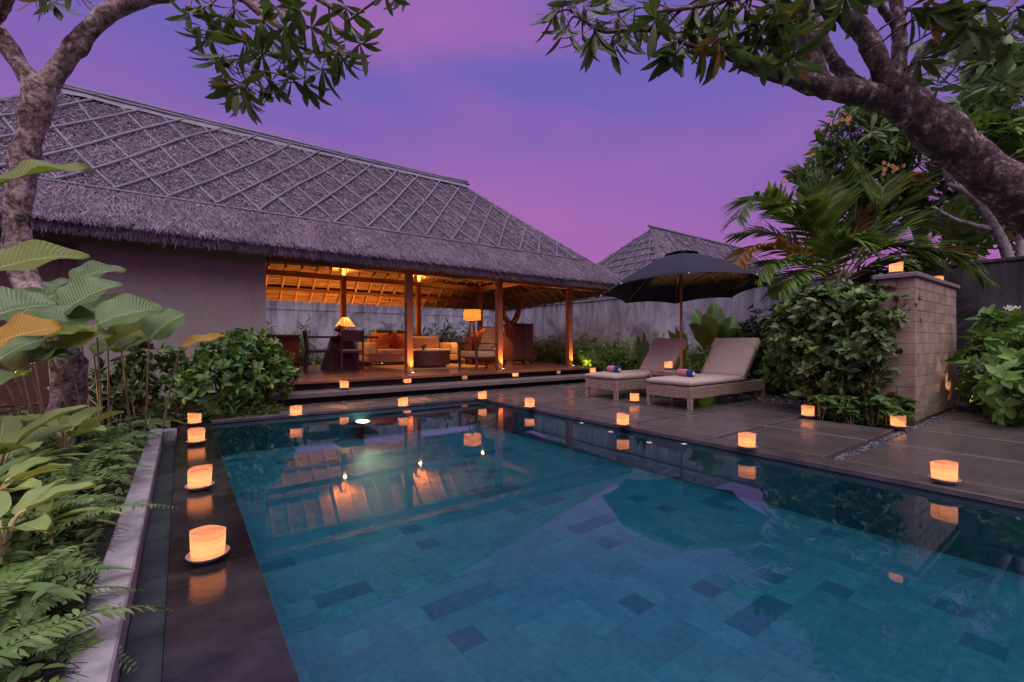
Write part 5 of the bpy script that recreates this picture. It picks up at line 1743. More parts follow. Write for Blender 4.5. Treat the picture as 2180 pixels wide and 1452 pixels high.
# ---- areca palm
pm = thing('palm', 'feathery areca palm with some golden fronds behind the clipped shrub', 'palm', (at(1785, 700, 8.2)[0], at(1785, 700, 8.2)[1], 0))
pc = at(1790, 700, 8.2)
for dx, h in ((-18, 590), (0, 560), (16, 575), (30, 600)):
    a = at(1785 + dx * .6, 880, 8.2); b_ = at(1785 + dx, h, 8.2)
    MB().tube([a, (a + b_) / 2 + np.array([.02, 0, 0]), b_], [.05, .042, .035], 8, .03).build('stem', 'stem_green', pm, smooth=True)
Tlf = tpl(4, 0.12, 0.25, 0.30, 'strap')
def frond(pts, mat, n=34, L=0.55, parent=None, droop=0.35, half=False):
    P3 = np.array(catmull([np.asarray(p) for p in pts], 14))
    tl = norm(np.gradient(P3, axis=0))
    ii = np.linspace(len(P3) * .16, len(P3) - 1.01, n)
    pos = np.array([P3[int(i)] * (1 - i % 1) + P3[min(int(i) + 1, len(P3) - 1)] * (i % 1) for i in ii])
    tan = np.array([tl[int(i)] for i in ii])
    side = norm(np.cross(tan, UP))
    upv = np.cross(side, tan)
    u = np.linspace(0, 1, n)
    ln = L * (0.55 + 0.65 * np.sin(PI * (0.12 + 0.8 * u))) * rng.uniform(.88, 1.1, n)
    parts = []
    for s_ in (-1, 1):
        d = tan * (0.45 + 0.5 * u)[:, None] + side * s_ + upv * rng.uniform(.15, .5, n)[:, None] + rng.normal(0, .06, (n, 3)) - UP * droop * .3
        parts.append(place(Tlf, pos, d, upv + side * s_ * 0.3, ln))
    V, Q = merge(parts)
    o = leafobj('frond', V, Q, mat, parent)
    MB().tube(P3[::3], list(np.linspace(.016, .004, len(P3[::3]))), 5).build('rachis', 'stem_pale', o, smooth=True)
    return o
fr_px = [
    ([(1770, 590, 8.2), (1715, 500, 8.2), (1650, 430, 8.1), (1600, 425, 8.0), (1570, 465, 7.9)], 'leaf_palm'),
    ([(1765, 600, 8.1), (1700, 545, 8.0), (1640, 525, 7.9), (1590, 535, 7.8), (1560, 570, 7.7)], 'leaf_palm_gold'),
    ([(1770, 590, 8.3), (1690, 520, 8.5), (1630, 495, 8.7), (1570, 500, 8.9)], 'leaf_palm'),
    ([(1785, 570, 8.2), (1780, 470, 8.2), (1790, 400, 8.2), (1810, 360, 8.1)], 'leaf_palm'),
    ([(1785, 570, 8.2), (1760, 470, 8.3), (1725, 400, 8.4), (1690, 370, 8.5)], 'leaf_palm'),
    ([(1795, 570, 8.2), (1830, 470, 8.2), (1880, 410, 8.1), (1930, 395, 8.0)], 'leaf_palm_gold'),
    ([(1800, 580, 8.2), (1860, 500, 8.2), (1910, 440, 8.2), (1975, 370, 8.2)], 'leaf_palm'),
    ([(1800, 590, 8.1), (1870, 530, 8.0), (1930, 480, 7.9), (1960, 500, 7.8), (1975, 545, 7.7)], 'leaf_palm'),
    ([(1800, 595, 8.0), (1880, 550, 7.8), (1960, 530, 7.6), (2030, 545, 7.4), (2090, 590, 7.2)], 'leaf_palm'),
    ([(1790, 600, 7.9), (1850, 570, 7.6), (1900, 560, 7.4), (1950, 590, 7.2)], 'leaf_palm'),
    ([(1780, 600, 7.9), (1740, 580, 7.6), (1700, 585, 7.4), (1660, 620, 7.3)], 'leaf_palm'),
    ([(1780, 600, 8.0), (1770, 540, 7.7), (1800, 510, 7.4), (1840, 520, 7.2)], 'leaf_palm'),
    ([(1790, 590, 8.4), (1850, 460, 8.7), (1950, 420, 9.0), (2040, 440, 9.2)], 'leaf_palm'),
    ([(1775, 585, 8.2), (1730, 480, 8.0), (1700, 440, 7.8), (1660, 450, 7.6)], 'leaf_palm'),
    ([(1800, 600, 8.2), (1900, 560, 8.4), (2000, 540, 8.6), (2080, 560, 8.8)], 'leaf_palm_gold'),
    ([(1780, 590, 8.1), (1745, 500, 8.0), (1745, 430, 7.9), (1765, 390, 7.8)], 'leaf_palm'),
    ([(1795, 585, 8.1), (1840, 520, 7.9), (1870, 455, 7.8), (1880, 400, 7.7)], 'leaf_palm'),
    ([(1775, 600, 8.0), (1700, 560, 7.8), (1650, 560, 7.6), (1610, 590, 7.5)], 'leaf_palm'),
    ([(1800, 600, 7.9), (1850, 540, 7.7), (1920, 520, 7.5), (1990, 560, 7.3)], 'leaf_palm'),
    ([(1800, 590, 8.3), (1880, 500, 8.4), (1960, 470, 8.5), (2050, 490, 8.6)], 'leaf_palm')]
for pts, mt in fr_px:
    frond([at(*p) for p in pts], mt, 44, 0.50, pm)
# spear leaf
MB().tube([at(1740, 560, 8.2), at(1738, 440, 8.2), at(1736, 330, 8.2)], [.03, .035, .008], 8).build('spear_leaf', 'stem_green', pm, smooth=True)

# ---- leafy shrubs
def lump_tips(lumps, n, shell=0.55):
    tips = []; axes = []
    vol = np.array([l[3] * l[4] * l[5] for l in lumps]) ** (2 / 3)
    pick = rng.choice(len(lumps), n, p=vol / vol.sum())
    for k in pick:
        cx_, cy_, cz_, rx, ry, rz_ = lumps[k]
        d = rand_dirs(1)[0]
        r = rng.uniform(shell ** 3, 1.0) ** (1 / 3) * (1 + 0.20 * math.sin(d[0] * 9 + k) * math.sin(d[2] * 8 + d[1] * 7) + (0.22 * rng.uniform() if rng.uniform() < .12 else 0))
        p = np.array([cx_ + d[0] * rx * r, cy_ + d[1] * ry * r, cz_ + d[2] * rz_ * r])
        if p[2] < 0.03: continue
        tips.append(p); axes.append(norm((d + np.array([0, 0, .45]) + rng.normal(0, .3, 3))[None])[0])
    return np.array(tips), np.array(axes)
def shrub(name, label, lumps, n, leaf, L, k=6, T=Tsh, stems=6, spread=(35, 85), cat='shrub', group=None, shell=.55, stemmat='bark_brown', lvar=.42, fresh=0):
    cx_ = np.mean([l[0] for l in lumps]); cy_ = np.mean([l[1] for l in lumps])
    t_ = thing(name, label, cat, (cx_, cy_, -0.03), 0, group)
    tips, axes = lump_tips(lumps, n, shell)
    V, Q = rosettes(tips, axes, k, T, L, spread, lvar, 0.4)
    leafobj('foliage', V, Q, leaf, t_, 'stuff')
    for i in range(stems):
        tp = tips[random.randrange(len(tips))]
        b0 = np.array([cx_ + random.uniform(-.12, .12), cy_ + random.uniform(-.12, .12), -0.04])
        mid = (b0 + tp) / 2 + rng.normal(0, .04, 3)
        MB().tube(catmull([b0, mid, tp], 4), list(np.linspace(.014, .005, 9)), 6, .06).build('stem', stemmat, t_, smooth=True)
    if fresh:
        up_i = [i for i in range(len(tips)) if axes[i][2] > .55 or tips[i][2] > np.percentile(tips[:, 2], 70)]
        pick = rng.choice(up_i, min(fresh, len(up_i)), replace=False)
        V, Q = rosettes(tips[pick] + axes[pick] * L * .45, axes[pick], k, T, L * .85, (25, 70), lvar, .3)
        leafobj('new_growth', V, Q, 'leaf_light', t_, 'stuff')
    # twigs that carry the leaves
    tw = MB()
    for tp, a in zip(tips[::3], axes[::3]):
        q0 = tp - a * L * random.uniform(1.5, 3) - np.array([0, 0, L * .6])
        tw.tube([q0, tp], [0.004, 0.003], 4, cap=False)
    o = tw.build('twigs', stemmat, t_); o['kind'] = 'stuff'
    return t_
shrub('clipped_shrub', 'big glossy clipped shrub covering the left end of the block wall',
      [(7.35, 2.35, 1.25, .55, .58, .55), (7.25, 2.75, .95, .45, .5, .65), (7.3, 2.2, .75, .50, .50, .60), (7.55, 1.95, 1.42, .45, .38, .38), (7.4, 2.55, 1.45, .5, .55, .32), (7.02, 1.98, 1.05, .30, .32, .42), (7.0, 2.4, .5, .35, .4, .4)], 1050, 'leaf_shrub', 0.105, 7, fresh=110)
shrub('shrub', 'dark small-leaved shrub against the wall left of the clipped shrub',
      [(9.3, 3.9, 1.15, .6, .7, .55), (9.5, 3.3, 1.0, .6, .6, .6), (9.2, 4.4, .95, .45, .45, .5)], 560, 'leaf_shrub', 0.09, 7, fresh=50)
shrub('shrub', 'low broad-leaved green shrub right behind the nearer lounger',
      [(8.85, 3.3, .45, .42, .55, .42), (8.6, 2.85, .42, .4, .4, .38), (8.9, 3.75, .35, .4, .4, .35)], 260, 'leaf_gardenia', 0.15, 6, Tov)
shrub('shrub', 'yellow-lit shrub between the two sun loungers by the garden spotlight',
      [(8.75, 4.75, .48, .38, .42, .46), (8.7, 5.25, .35, .3, .35, .34)], 260, 'leaf_light', 0.12, 6, Tsh)
shrub('gardenia_shrub', 'leafy gardenia shrub in front of the plaster wall at the pool corner',
      [(0.55, 7.35, .45, .62, .42, .42), (0.25, 7.15, .32, .45, .35, .30), (0.85, 7.45, .55, .45, .4, .42), (0.35, 7.5, .75, .42, .35, .30), (0.70, 7.5, .90, .32, .3, .24), (1.12, 7.55, .55, .30, .32, .42), (0.05, 7.4, .55, .28, .28, .30), (0.45, 7.45, 1.0, .16, .16, .14), (0.75, 7.5, 1.06, .12, .12, .12), (1.0, 7.5, .92, .16, .14, .12), (-0.12, 7.4, .8, .12, .12, .16)], 520, 'leaf_gardenia', 0.105, 6, Tsh, 14, shell=.3, fresh=45)
shrub('gardenia_shrub', 'thin dark shrub before the plaster wall behind the big-leaved clump',
      [(-0.55, 7.3, .45, .35, .35, .42), (-0.45, 7.35, .85, .16, .16, .28), (-0.9, 7.3, .35, .35, .3, .32)], 230, 'leaf_shrub', 0.10, 6, Tsh, 10, shell=.2)
shrub('shrub', 'lush bright green shrub at the right edge of the picture',
      [(7.85, 0.72, .42, .38, .32, .42), (8.2, .70, .80, .42, .30, .45), (7.9, .25, .6, .4, .35, .5)], 170, 'leaf_light', 0.165, 7, tpl(5, .40, .3, .22, 'lance'), 10, (45, 85), shell=.4)
shrub('shrub', 'tall dark green shrub between the block wall and the right edge',
      [(8.9, 1.12, .55, .45, .28, .55), (9.3, 1.05, 1.0, .38, .28, .40), (8.6, .85, .5, .4, .3, .5), (9.9, 1.1, .6, .5, .4, .6)], 330, 'leaf_gardenia', 0.16, 7, tpl(5, .42, .3, .22, 'lance'), 10, (45, 85), shell=.3)
# pale flower heads at the right edge
ph_ = thing('flower_head', 'small pale flower cluster above the shrub at the right edge', 'flower', tuple(at(2155, 655, 6.6)))
fl = MB()
for k in range(38):
    d = rand_dirs(1)[0] * np.array([.09, .09, .05]) * random.uniform(.4, 1)
    for j in range(4):
        a = PI / 2 * j + k
        pv = Vector(d); u_ = Vector((math.cos(a) * RT[0], math.cos(a) * RT[1], math.sin(a)))
        v_ = Vector((-math.sin(a) * RT[0], -math.sin(a) * RT[1], math.cos(a)))
        fl.add([pv, pv + u_ * .012 + v_ * .007, pv + u_ * .017, pv + u_ * .012 - v_ * .007], [(0, 1, 2, 3)])
fl.build('petals', 'petal_white', ph_, local=True)
MB().tube([(0, 0, 0), (0, .02, -.3)], .004, 5).build('stalk', 'stem_green', ph_, local=True)

# low hydrangea-like plants in the paved pocket
def low_plant(label, x, y, h, nst, L, leaf='leaf_gardenia', group='low broad-leaved plants in the paved pocket', T=Tov, spread=.16):
    t_ = thing('low_plant', label, 'plant', (x, y, -0.03), 0, group)
    parts = []
    for k in range(nst):
        a = random.uniform(0, 6.28); rr = random.uniform(0.02, spread)
        tip = np.array([x + rr * math.cos(a), y + rr * math.sin(a), h * random.uniform(.65, 1.05)])
        b0 = np.array([x + rr * .4 * math.cos(a), y + rr * .4 * math.sin(a), -0.03])
        MB().tube(catmull([b0, (b0 + tip) / 2 + rng.normal(0, .012, 3), tip], 3), .0045, 5).build('stem', 'stem_pale', t_, smooth=True)
        ax_ = np.array([[math.cos(a) * .25, math.sin(a) * .25, 1.0]])
        parts.append(rosettes(tip[None], ax_, 5, T, L, (55, 95), .25, .2))
        parts.append(rosettes(tip[None] - np.array([[0, 0, h * .22]]), ax_, 3, T, L * .9, (70, 100), .25, .2))
    V, Q = merge(parts)
    leafobj('leaves', V, Q, leaf, t_, 'stuff')
LPN = ['at the left candle', 'left of the middle, at the paving edge', 'in the middle of the paving edge', 'just left of the right candle', 'right behind the right candle', 'in the second row right of the candle', 'in the second row before the shrub', 'at the foot of the block wall corner', 'under the clipped shrub', 'farthest left under the shrub', 'farthest right, against the block wall']
for LPk, (x, y) in enumerate( [(6.66, 2.32), (6.72, 2.12), (6.62, 1.95), (6.70, 1.78), (6.62, 1.62), (6.88, 1.68), (6.95, 1.9), (7.1, 1.62), (6.9, 2.15), (6.85, 2.40), (7.28, 1.63)]):
    low_plant('low broad-leaved plant in the paved pocket ' + LPN[LPk], x, y, random.uniform(.22, .34), 4, 0.125)
# ---- narrow-leaved hedge plants
def hedge_mesh(seed, n=30, h=1.1, r=.34, L=.20):
    global rng
    keep = rng; rng = np.random.default_rng(seed)
    P_, D_, U_, Ls = [], [], [], []
    for s_ in range(n):
        a = rng.uniform(0, 6.28); lean = rng.uniform(.05, .5)
        d = np.array([math.cos(a) * lean, math.sin(a) * lean, 1.0])
        b0 = np.array([math.cos(a), math.sin(a), 0]) * rng.uniform(0, r * .6)
        hh = h * rng.uniform(.5, 1.05)
        for k in range(44):
            u = rng.uniform(.10, 1.0)
            p = b0 + d * hh * u + np.array([math.cos(a), math.sin(a), 0]) * (u ** 2) * .12
            dr = rand_dirs(1)[0] * np.array([1, 1, .4]) + np.array([math.cos(a), math.sin(a), .1]) * .5 + np.array([0, 0, .25 * u])
            P_.append(p); D_.append(dr); U_.append(np.array([0, 0, 1]) + rand_dirs(1)[0] * .4); Ls.append(L * rng.uniform(.6, 1.25))
    V, Q = place(Tnar, np.array(P_), np.array(D_), np.array(U_), np.array(Ls))
    rng = keep
    me = fastmesh('foliage', V, Q); shade(me); me.materials.append(M['leaf_hedge'])
    sb2 = MB()
    for s_ in range(9):
        a = random.uniform(0, 6.28); lean = random.uniform(.05, .35)
        sb2.tube([(0.05 * math.cos(a), .05 * math.sin(a), 0), (math.cos(a) * lean * h * .9, math.sin(a) * lean * h * .9, h * .85)], [.007, .004], 5)
    return me, sb2.mesh('stems', 'stem_green')
hm = [hedge_mesh(31 + s_) for s_ in range(4)]
def hedge(x, y, s_, label, group):
    k = random.randrange(4)
    t_ = thing('hedge_plant', label, 'hedge plant', (x, y, -0.04), random.uniform(0, 6.28), group)
    t_.scale = (s_, s_, s_ * random.uniform(.9, 1.1))
    o = link('foliage', hm[k][0], None, t_); o['kind'] = 'stuff'
    link('stems', hm[k][1], None, t_)
ORDH = ['first', 'second', 'third', 'fourth', 'fifth', 'sixth', 'seventh', 'eighth', 'ninth', 'tenth', 'eleventh', 'twelfth', 'thirteenth', 'fourteenth', 'fifteenth', 'sixteenth', 'seventeenth', 'eighteenth', 'nineteenth', 'twentieth', 'twenty-first', 'twenty-second']
for k in range(22):
    y = 5.7 + k * 0.34
    hedge(random.uniform(9.3, 10.2), y, random.uniform(.85, 1.12), ORDH[k] + ' plant from the loungers in the tall narrow-leaved hedge along the boundary wall', 'hedge plants along the boundary wall')
for k in range(7):
    hedge(random.uniform(9.0, 9.5), 5.9 + k * .75, random.uniform(.5, .75), ORDH[k] + ' small plant from the loungers in the low row before the narrow-leaved hedge', 'hedge plants along the boundary wall')
for (px_, D, s_, who_) in [(605, 14.6, 1.35, 'at the room corner'), (640, 13.2, .7, 'left of the desk'), (690, 14.5, .8, 'behind the desk'), (790, 15.2, 1.45, 'behind the sofa armrest'), (835, 15.2, 1.5, 'behind the sofa cushions'), (915, 15.6, 1.25, 'behind the drum table'), (950, 15.4, 1.4, 'behind the bowl'), (980, 15.8, 1.25, 'behind the standing lamp'), (660, 13.4, .55, 'beside the far desk chair'), (1030, 16.2, 1.1, 'behind the armchair'), (770, 14.6, 1.2, 'behind the desk chair back'), (812, 14.8, 1.35, 'just left of the sofa column'), (860, 15.0, 1.1, 'behind the sofa column'), (930, 15.0, 1.15, 'right of the dark back column'), (965, 14.8, 1.2, 'left of the standing lamp'), (620, 13.6, 1.0, 'behind the sideboard')]:
    p = at(px_, 800, D)
    hedge(p[0], p[1], s_, 'feathery narrow-leaved plant behind the pavilion, ' + who_, 'feathery plants behind the pavilion')

# ---- big-leaved plants
def bigleaf(t_, base, tip, width, mat, name='leaf', upv=None, droop=.12, wave=.018, root=None, fold=.28):
    """one large leaf: blade from base to tip, optional petiole down to root"""
    base = np.asarray(base, float); tip = np.asarray(tip, float)
    d = tip - base; L_ = np.linalg.norm(d); x = d / L_
    if upv is None:
        upv = UP * 0.65 - FW * 0.75 + rng.normal(0, .15, 3)
    y = np.cross(upv, x); y /= np.linalg.norm(y); z = np.cross(x, y)
    n_, m_ = 16, 8
    V = []; ph = random.uniform(0, 6)
    for i in range(n_ + 1):
        u = i / n_
        w_ = width * .64 * (math.sin(PI * min(1, .03 + u * .97) ** .85) ** .62 if 0 < i < n_ else 0.02)
        for j in range(m_ + 1):
            v = j / m_ * 2 - 1
            zz = fold * abs(v) ** 1.3 * w_ + L_ * droop * (4 * u * (1 - u)) * .6 - L_ * droop * u * u * .5 + wave * abs(v) ** 2 * math.sin(u * 13 + ph + (1.4 if v > 0 else 0)) - .012 * (abs(v) < .05)
            V.append(base + x * (u * L_) + y * (v * w_) + z * zz)
    Q = [(i * (m_ + 1) + j, (i + 1) * (m_ + 1) + j, (i + 1) * (m_ + 1) + j + 1, i * (m_ + 1) + j + 1) for i in range(n_) for j in range(m_)]
    o = leafobj(name, np.array(V), np.array(Q), mat, t_)
    uvl = o.data.uv_layers.new(name='UVMap')
    li = np.zeros(len(o.data.loops), np.int32); o.data.loops.foreach_get('vertex_index', li)
    uvl.data.foreach_set('uv', np.stack([(li // (m_ + 1)) / n_, (li % (m_ + 1)) / m_], -1).astype(np.float32).ravel())
    mid = [V[i * (m_ + 1) + m_ // 2] + z * .004 for i in range(0, n_ + 1, 4)]
    if root is not None:
        root = np.asarray(root, float)
        c_ = (root + base) / 2 + np.array([0, 0, .06])
        pts = catmull([root, c_, base], 4) + mid
    else:
        pts = mid
    MB().tube(pts, list(np.linspace(.011, .003, len(pts))), 6).build('petiole', 'stem_pale', o, smooth=True)
    return o
cal = thing('big_leaved_clump', 'clump of broad paddle-shaped leaves in the left bed before the trunk', 'plant', (-1.2, 4.2, -0.02), 0)
rt1 = onz(235, 905, .0); rt2 = onz(160, 925, 0.); rt3 = onz(300, 890, 0)
for (bx, by, tx, ty, w_, D0, D1, mt, rt) in [
    (128, 668, 254, 598, .36, 4.0, 4.25, 'leaf_big', rt1), (150, 600, 266, 570, .26, 4.4, 4.7, 'leaf_big', rt1), (205, 690, 348, 652, .32, 3.9, 4.2, 'leaf_big', rt1),
    (318, 722, 392, 664, .34, 4.3, 4.5, 'leaf_big', rt3), (28, 796, 146, 726, .36, 3.5, 3.8, 'leaf_bigunder', rt2), (165, 676, 282, 630, .26, 4.4, 4.7, 'leaf_big', rt1),
    (230, 742, 330, 690, .24, 4.4, 4.6, 'leaf_bigunder', rt1), (258, 745, 306, 716, .16, 4.2, 4.4, 'leaf_big', rt3), (60, 705, 215, 672, .32, 3.8, 4.1, 'leaf_big', rt2),
    (140, 740, 245, 705, .28, 3.7, 4.0, 'leaf_bigunder', rt1), (90, 640, 150, 592, .22, 4.5, 4.7, 'leaf_big', rt2), (200, 755, 260, 728, .20, 4.3, 4.5, 'leaf_big', rt1),
    (-60, 690, 120, 640, .40, 3.0, 3.3, 'leaf_big', rt2), (-70, 850, 55, 790, .42, 2.8, 3.1, 'leaf_strap', rt2), (385, 738, 482, 712, .10, 4.8, 5.0, 'leaf_yellow', rt3),
    (20, 690, 118, 622, .30, 3.6, 3.8, 'leaf_big', rt2), (-10, 770, 105, 712, .30, 3.4, 3.7, 'leaf_big', rt2), (95, 720, 200, 700, .24, 3.6, 3.9, 'leaf_bigunder', rt1), (60, 770, 170, 755, .26, 3.5, 3.8, 'leaf_big', rt2),
    (-40, 745, 128, 690, .20, 2.3, 2.4, 'leaf_yellow', rt2), (-60, 590, 185, 535, .22, 2.6, 2.9, 'leaf_bigunder', rt2), (-30, 400, 190, 350, .14, 2.3, 2.5, 'leaf_bigunder', rt2)]:
    b0_ = at(bx, by, D0); rr_ = b0_ * (.6 if D0 > 3.3 else .93) + rt * (.4 if D0 > 3.3 else .07); rr_[2] = 0.0
    bigleaf(cal, b0_, at(tx, ty, D1), w_, mt, root=rr_)
for k in range(16):
    rr = random.choice((rt1, rt2, rt3)) + np.append(rng.normal(0, .10, 2), 0)
    MB().tube(catmull([rr, rr + np.array([random.uniform(-.06, .06), random.uniform(-.06, .06), .25]), rr + np.array([random.uniform(-.25, .25), random.uniform(-.2, .2), .52])], 4), .009, 6).build('stalk', 'stem_pale', cal, smooth=True)
can = thing('canna_clump', 'pale green broad-leaved clump against the wall between the loungers', 'plant', tuple(onz(1520, 812, 0)[:2]) + (-.02,), 0)
rc = onz(1520, 815, 0)
for (bx, by, tx, ty, w_, D0, D1, mt) in [(1510, 730, 1522, 640, .42, 9.8, 9.9, 'leaf_big'), (1525, 735, 1500, 668, .30, 9.5, 9.4, 'leaf_bigunder'), (1540, 735, 1562, 672, .34, 9.7, 9.8, 'leaf_big'), (1545, 740, 1572, 700, .40, 9.4, 9.2, 'leaf_light'),
    (1505, 740, 1470, 690, .34, 9.4, 9.2, 'leaf_bigunder'), (1530, 740, 1535, 690, .26, 9.4, 9.2, 'leaf_big'), (1500, 735, 1478, 655, .28, 10., 10.1, 'leaf_big'), (1440, 760, 1428, 705, .26, 10, 10, 'leaf_light'), (1650, 640, 1640, 575, .25, 9.6, 9.6, 'leaf_big'), (1655, 640, 1672, 590, .22, 9.7, 9.7, 'leaf_light')]:
    bigleaf(can, at(bx, by, D0), at(tx, ty, D1), w_, mt, root=(rc if bx < 1600 else at(1650, 830, 9.6)), upv=-FW + UP * .25 + rng.normal(0, .25, 3))
for k in range(3):
    px_ = (1365, 1440, 1448)[k]
    t_ = thing('upright_leaf_plant', ('yellow-green upright leafy plant left of the farther lounger back', 'light green leaf rosette above the farther lounger back', 'small upright green plant beside the parasol pole')[k], 'plant', tuple(at(px_, 790, 9.4 + .1 * k)[:2]) + (-.02,))
    rt_ = np.array(t_.location) 
    for j in range(6):
        a = j * 1.05 + k
        tp_ = at(px_ + 14 * math.cos(a), 716 - 8 * (j % 3) + 14 * math.sin(a) * .5 + (10 if k == 0 else 0), 9.4 + .1 * k)
        bigleaf(t_, rt_ * np.array([1, 1, 0]) + np.array([0, 0, .35 + .1 * (j % 2)]), tp_, .11, 'leaf_light', root=rt_ + np.array([0, 0, .02]))
# dark glazed pot
pp = at(1578, 727, 9.3)
pt = thing('glazed_pot', 'big dark glazed water jar behind the nearer lounger back', 'pot', (pp[0], pp[1], -0.03))
MB().lathe([(0.0, 0.0), (0.24, 0.0), (0.30, .08), (0.46, .45), (0.50, .72), (0.44, .92), (0.36, 1.0), (0.37, 1.045), (0.41, 1.06), (0.41, 1.075), (0.35, 1.075), (0.33, 1.0), (0.40, .85), (0.0, .8)], 36).build('jar', 'pot_glaze', pt, smooth=True, local=True)

# ---- ferns and strap-leaved plants along the kerb
Tpin = tpl(3, 0.27, 0.15, 0.3, 'lance')
def fern_frond_mesh(seed, L_=.55):
    rs = np.random.default_rng(seed)
    n = 42
    u = np.linspace(.05, 1, n)
    pos = np.stack([L_ * u * .92, np.zeros(n), L_ * (.55 * u - .75 * u * u)], -1)
    tan = norm(np.gradient(pos, axis=0))
    side = np.tile(np.array([0, 1.0, 0]), (n, 1))
    upv = np.cross(tan, side)
    ln = 0.066 * np.sin(PI * np.clip(.10 + u * .87, 0, 1)) ** .7 * rs.uniform(.85, 1.1, n)
    parts = []
    for s_ in (-1, 1):
        d = side * s_ + tan * .28 + upv * rs.uniform(-.1, .35, n)[:, None]
        parts.append(place(Tpin, pos, d, upv + rs.normal(0, .25, (n, 3)), ln))
    V, Q = merge(parts)
    rach = MB().tube(pos[::3], .0028, 4)
    rv = np.array(rach.v); rq = np.array([f_ for f_ in rach.f if len(f_) == 4])
    V, Q = merge([(V, Q), (rv, rq)])
    me = fastmesh('frond', V, Q); shade(me); me.materials.append(M['leaf_fern'])
    return me
ffm = [fern_frond_mesh(60 + s_, (.5, .58, .66, .46)[s_]) for s_ in range(4)]
fern_pos = [(-.52, 1.75), (-.62, 1.95), (-.45, 2.2), (-.8, 2.25), (-.5, 2.55), (-.9, 2.65), (-.48, 2.95), (-.75, 3.1), (-.46, 3.4), (-.95, 3.3), (-.55, 3.75), (-.42, 4.2), (-.75, 4.1), (-.5, 4.6), (-.85, 4.7), (-.45, 5.1), (-.7, 5.4), (-.42, 5.7), (-.6, 6.1), (-.4, 6.5), (-.9, 6.2), (-.2, 6.75), (.0, 6.98), (-1.15, 2.1), (-1.2, 3.0), (-1.3, 3.8)]
ORD = ['first', 'second', 'third', 'fourth', 'fifth', 'sixth', 'seventh', 'eighth', 'ninth', 'tenth', 'eleventh', 'twelfth', 'thirteenth', 'fourteenth', 'fifteenth', 'sixteenth', 'seventeenth', 'eighteenth', 'nineteenth', 'twentieth', 'twenty-first', 'twenty-second', 'twenty-third', 'twenty-fourth']
edge_row = sorted([k for k in range(len(fern_pos)) if fern_pos[k][0] > -.66], key=lambda k: fern_pos[k][1])
back_row = sorted([k for k in range(len(fern_pos)) if fern_pos[k][0] <= -.66], key=lambda k: fern_pos[k][1])
def fern_label(i):
    if i in edge_row:
        return ORD[edge_row.index(i)] + ' sword fern from the front in the row along the pale kerb'
    return ORD[back_row.index(i)] + ' sword fern from the front in the row deeper in the left bed'
for i, (x, y) in enumerate(fern_pos):
    t_ = thing('fern', fern_label(i), 'fern', (x - .14 + random.uniform(-.05, .05), y, .0 + max(0, (-x - .5) * .12)), random.uniform(0, 6.28), 'sword ferns in the left bed')
    sc_ = random.uniform(.8, 1.12) * (.62 if y > 6.3 else 1)
    t_.scale = (sc_, sc_, sc_)
    nf = random.randint(8, 11)
    for k in range(nf):
        o = link('frond', ffm[random.randrange(4)], None, t_)
        o.rotation_euler = (random.uniform(-.25, .25), random.uniform(-.55, .12), 2 * PI * k / nf + random.uniform(-.25, .25))
        s2 = random.uniform(.75, 1.1); o.scale = (s2, s2, s2)
FERNN = None
def strap_plant(label, x, y, z, n, L_, w_, mat, up_=.5, group=None, name='strap_leaved_plant'):
    t_ = thing(name, label, 'plant', (x, y, z), 0, group)
    for k in range(n):
        a = 2 * PI * k / n + random.uniform(-.3, .3)
        el_ = random.uniform(.15, up_ * 2)
        l2 = L_ * random.uniform(.7, 1.1)
        m2 = 14
        V = []
        for i in range(m2 + 1):
            u = i / m2
            rr = l2 * u * math.cos(el_ * (1 - .5 * u)); zz = l2 * (u * math.sin(el_) - .55 * u * u * (1 - .3 * el_))
            ww = w_ * .5 * (1 - u ** 3.5) * min(1, .45 + 2.2 * u) + .001
            for v in (-1, 0, 1):
                V.append((x + rr * math.cos(a) - v * ww * math.sin(a), y + rr * math.sin(a) + v * ww * math.cos(a), z + zz + abs(v) * ww * .45))
        Q = [(i * 3 + j, (i + 1) * 3 + j, (i + 1) * 3 + j + 1, i * 3 + j + 1) for i in range(m2) for j in range(2)]
        leafobj('leaf', np.array(V), np.array(Q), mat, t_)
strap_plant('large strap-leaved plant with dark arching leaves at the bottom left', -.66, 1.62, .03, 13, .42, .055, 'leaf_strap', .55)
strap_plant('strap-leaved plant arching over the kerb near the largest candle', -.56, 2.42, .05, 12, .45, .06, 'leaf_strap', .35)
strap_plant('dark strap-leaved plant among the ferns at the left edge', -1.05, 2.45, .10, 12, .55, .085, 'leaf_strap', .6)
strap_plant('broad strap-leaved plant below the big paddle leaves', -.95, 3.75, .08, 12, .55, .085, 'leaf_strap', .65)
strap_plant('light green strap-leaved plant at the foot of the left trunk', -.95, 4.55, .06, 10, .50, .075, 'leaf_variegated', .6)
strap_plant('narrow-leaved grassy plant below the gardenia at the pool corner', .55, 7.0, .0, 16, .32, .014, 'leaf_strap', .7)
strap_plant('second narrow-leaved grassy plant beside the terrace step', 1.0, 7.05, .0, 14, .30, .014, 'leaf_strap', .6)
strap_plant('bright green strap-leaved plant beside the kerb in the middle of the fern row', -.58, 3.25, .05, 12, .42, .06, 'leaf_variegated', .6)
strap_plant('dark strap-leaved plant with long leaves at the left edge behind the ferns', -1.3, 2.75, .12, 12, .6, .09, 'leaf_strap', .7)
strap_plant('yellow-green strap-leaved plant at the very bottom left corner', -.75, 1.85, .05, 11, .36, .05, 'leaf_variegated', .7)
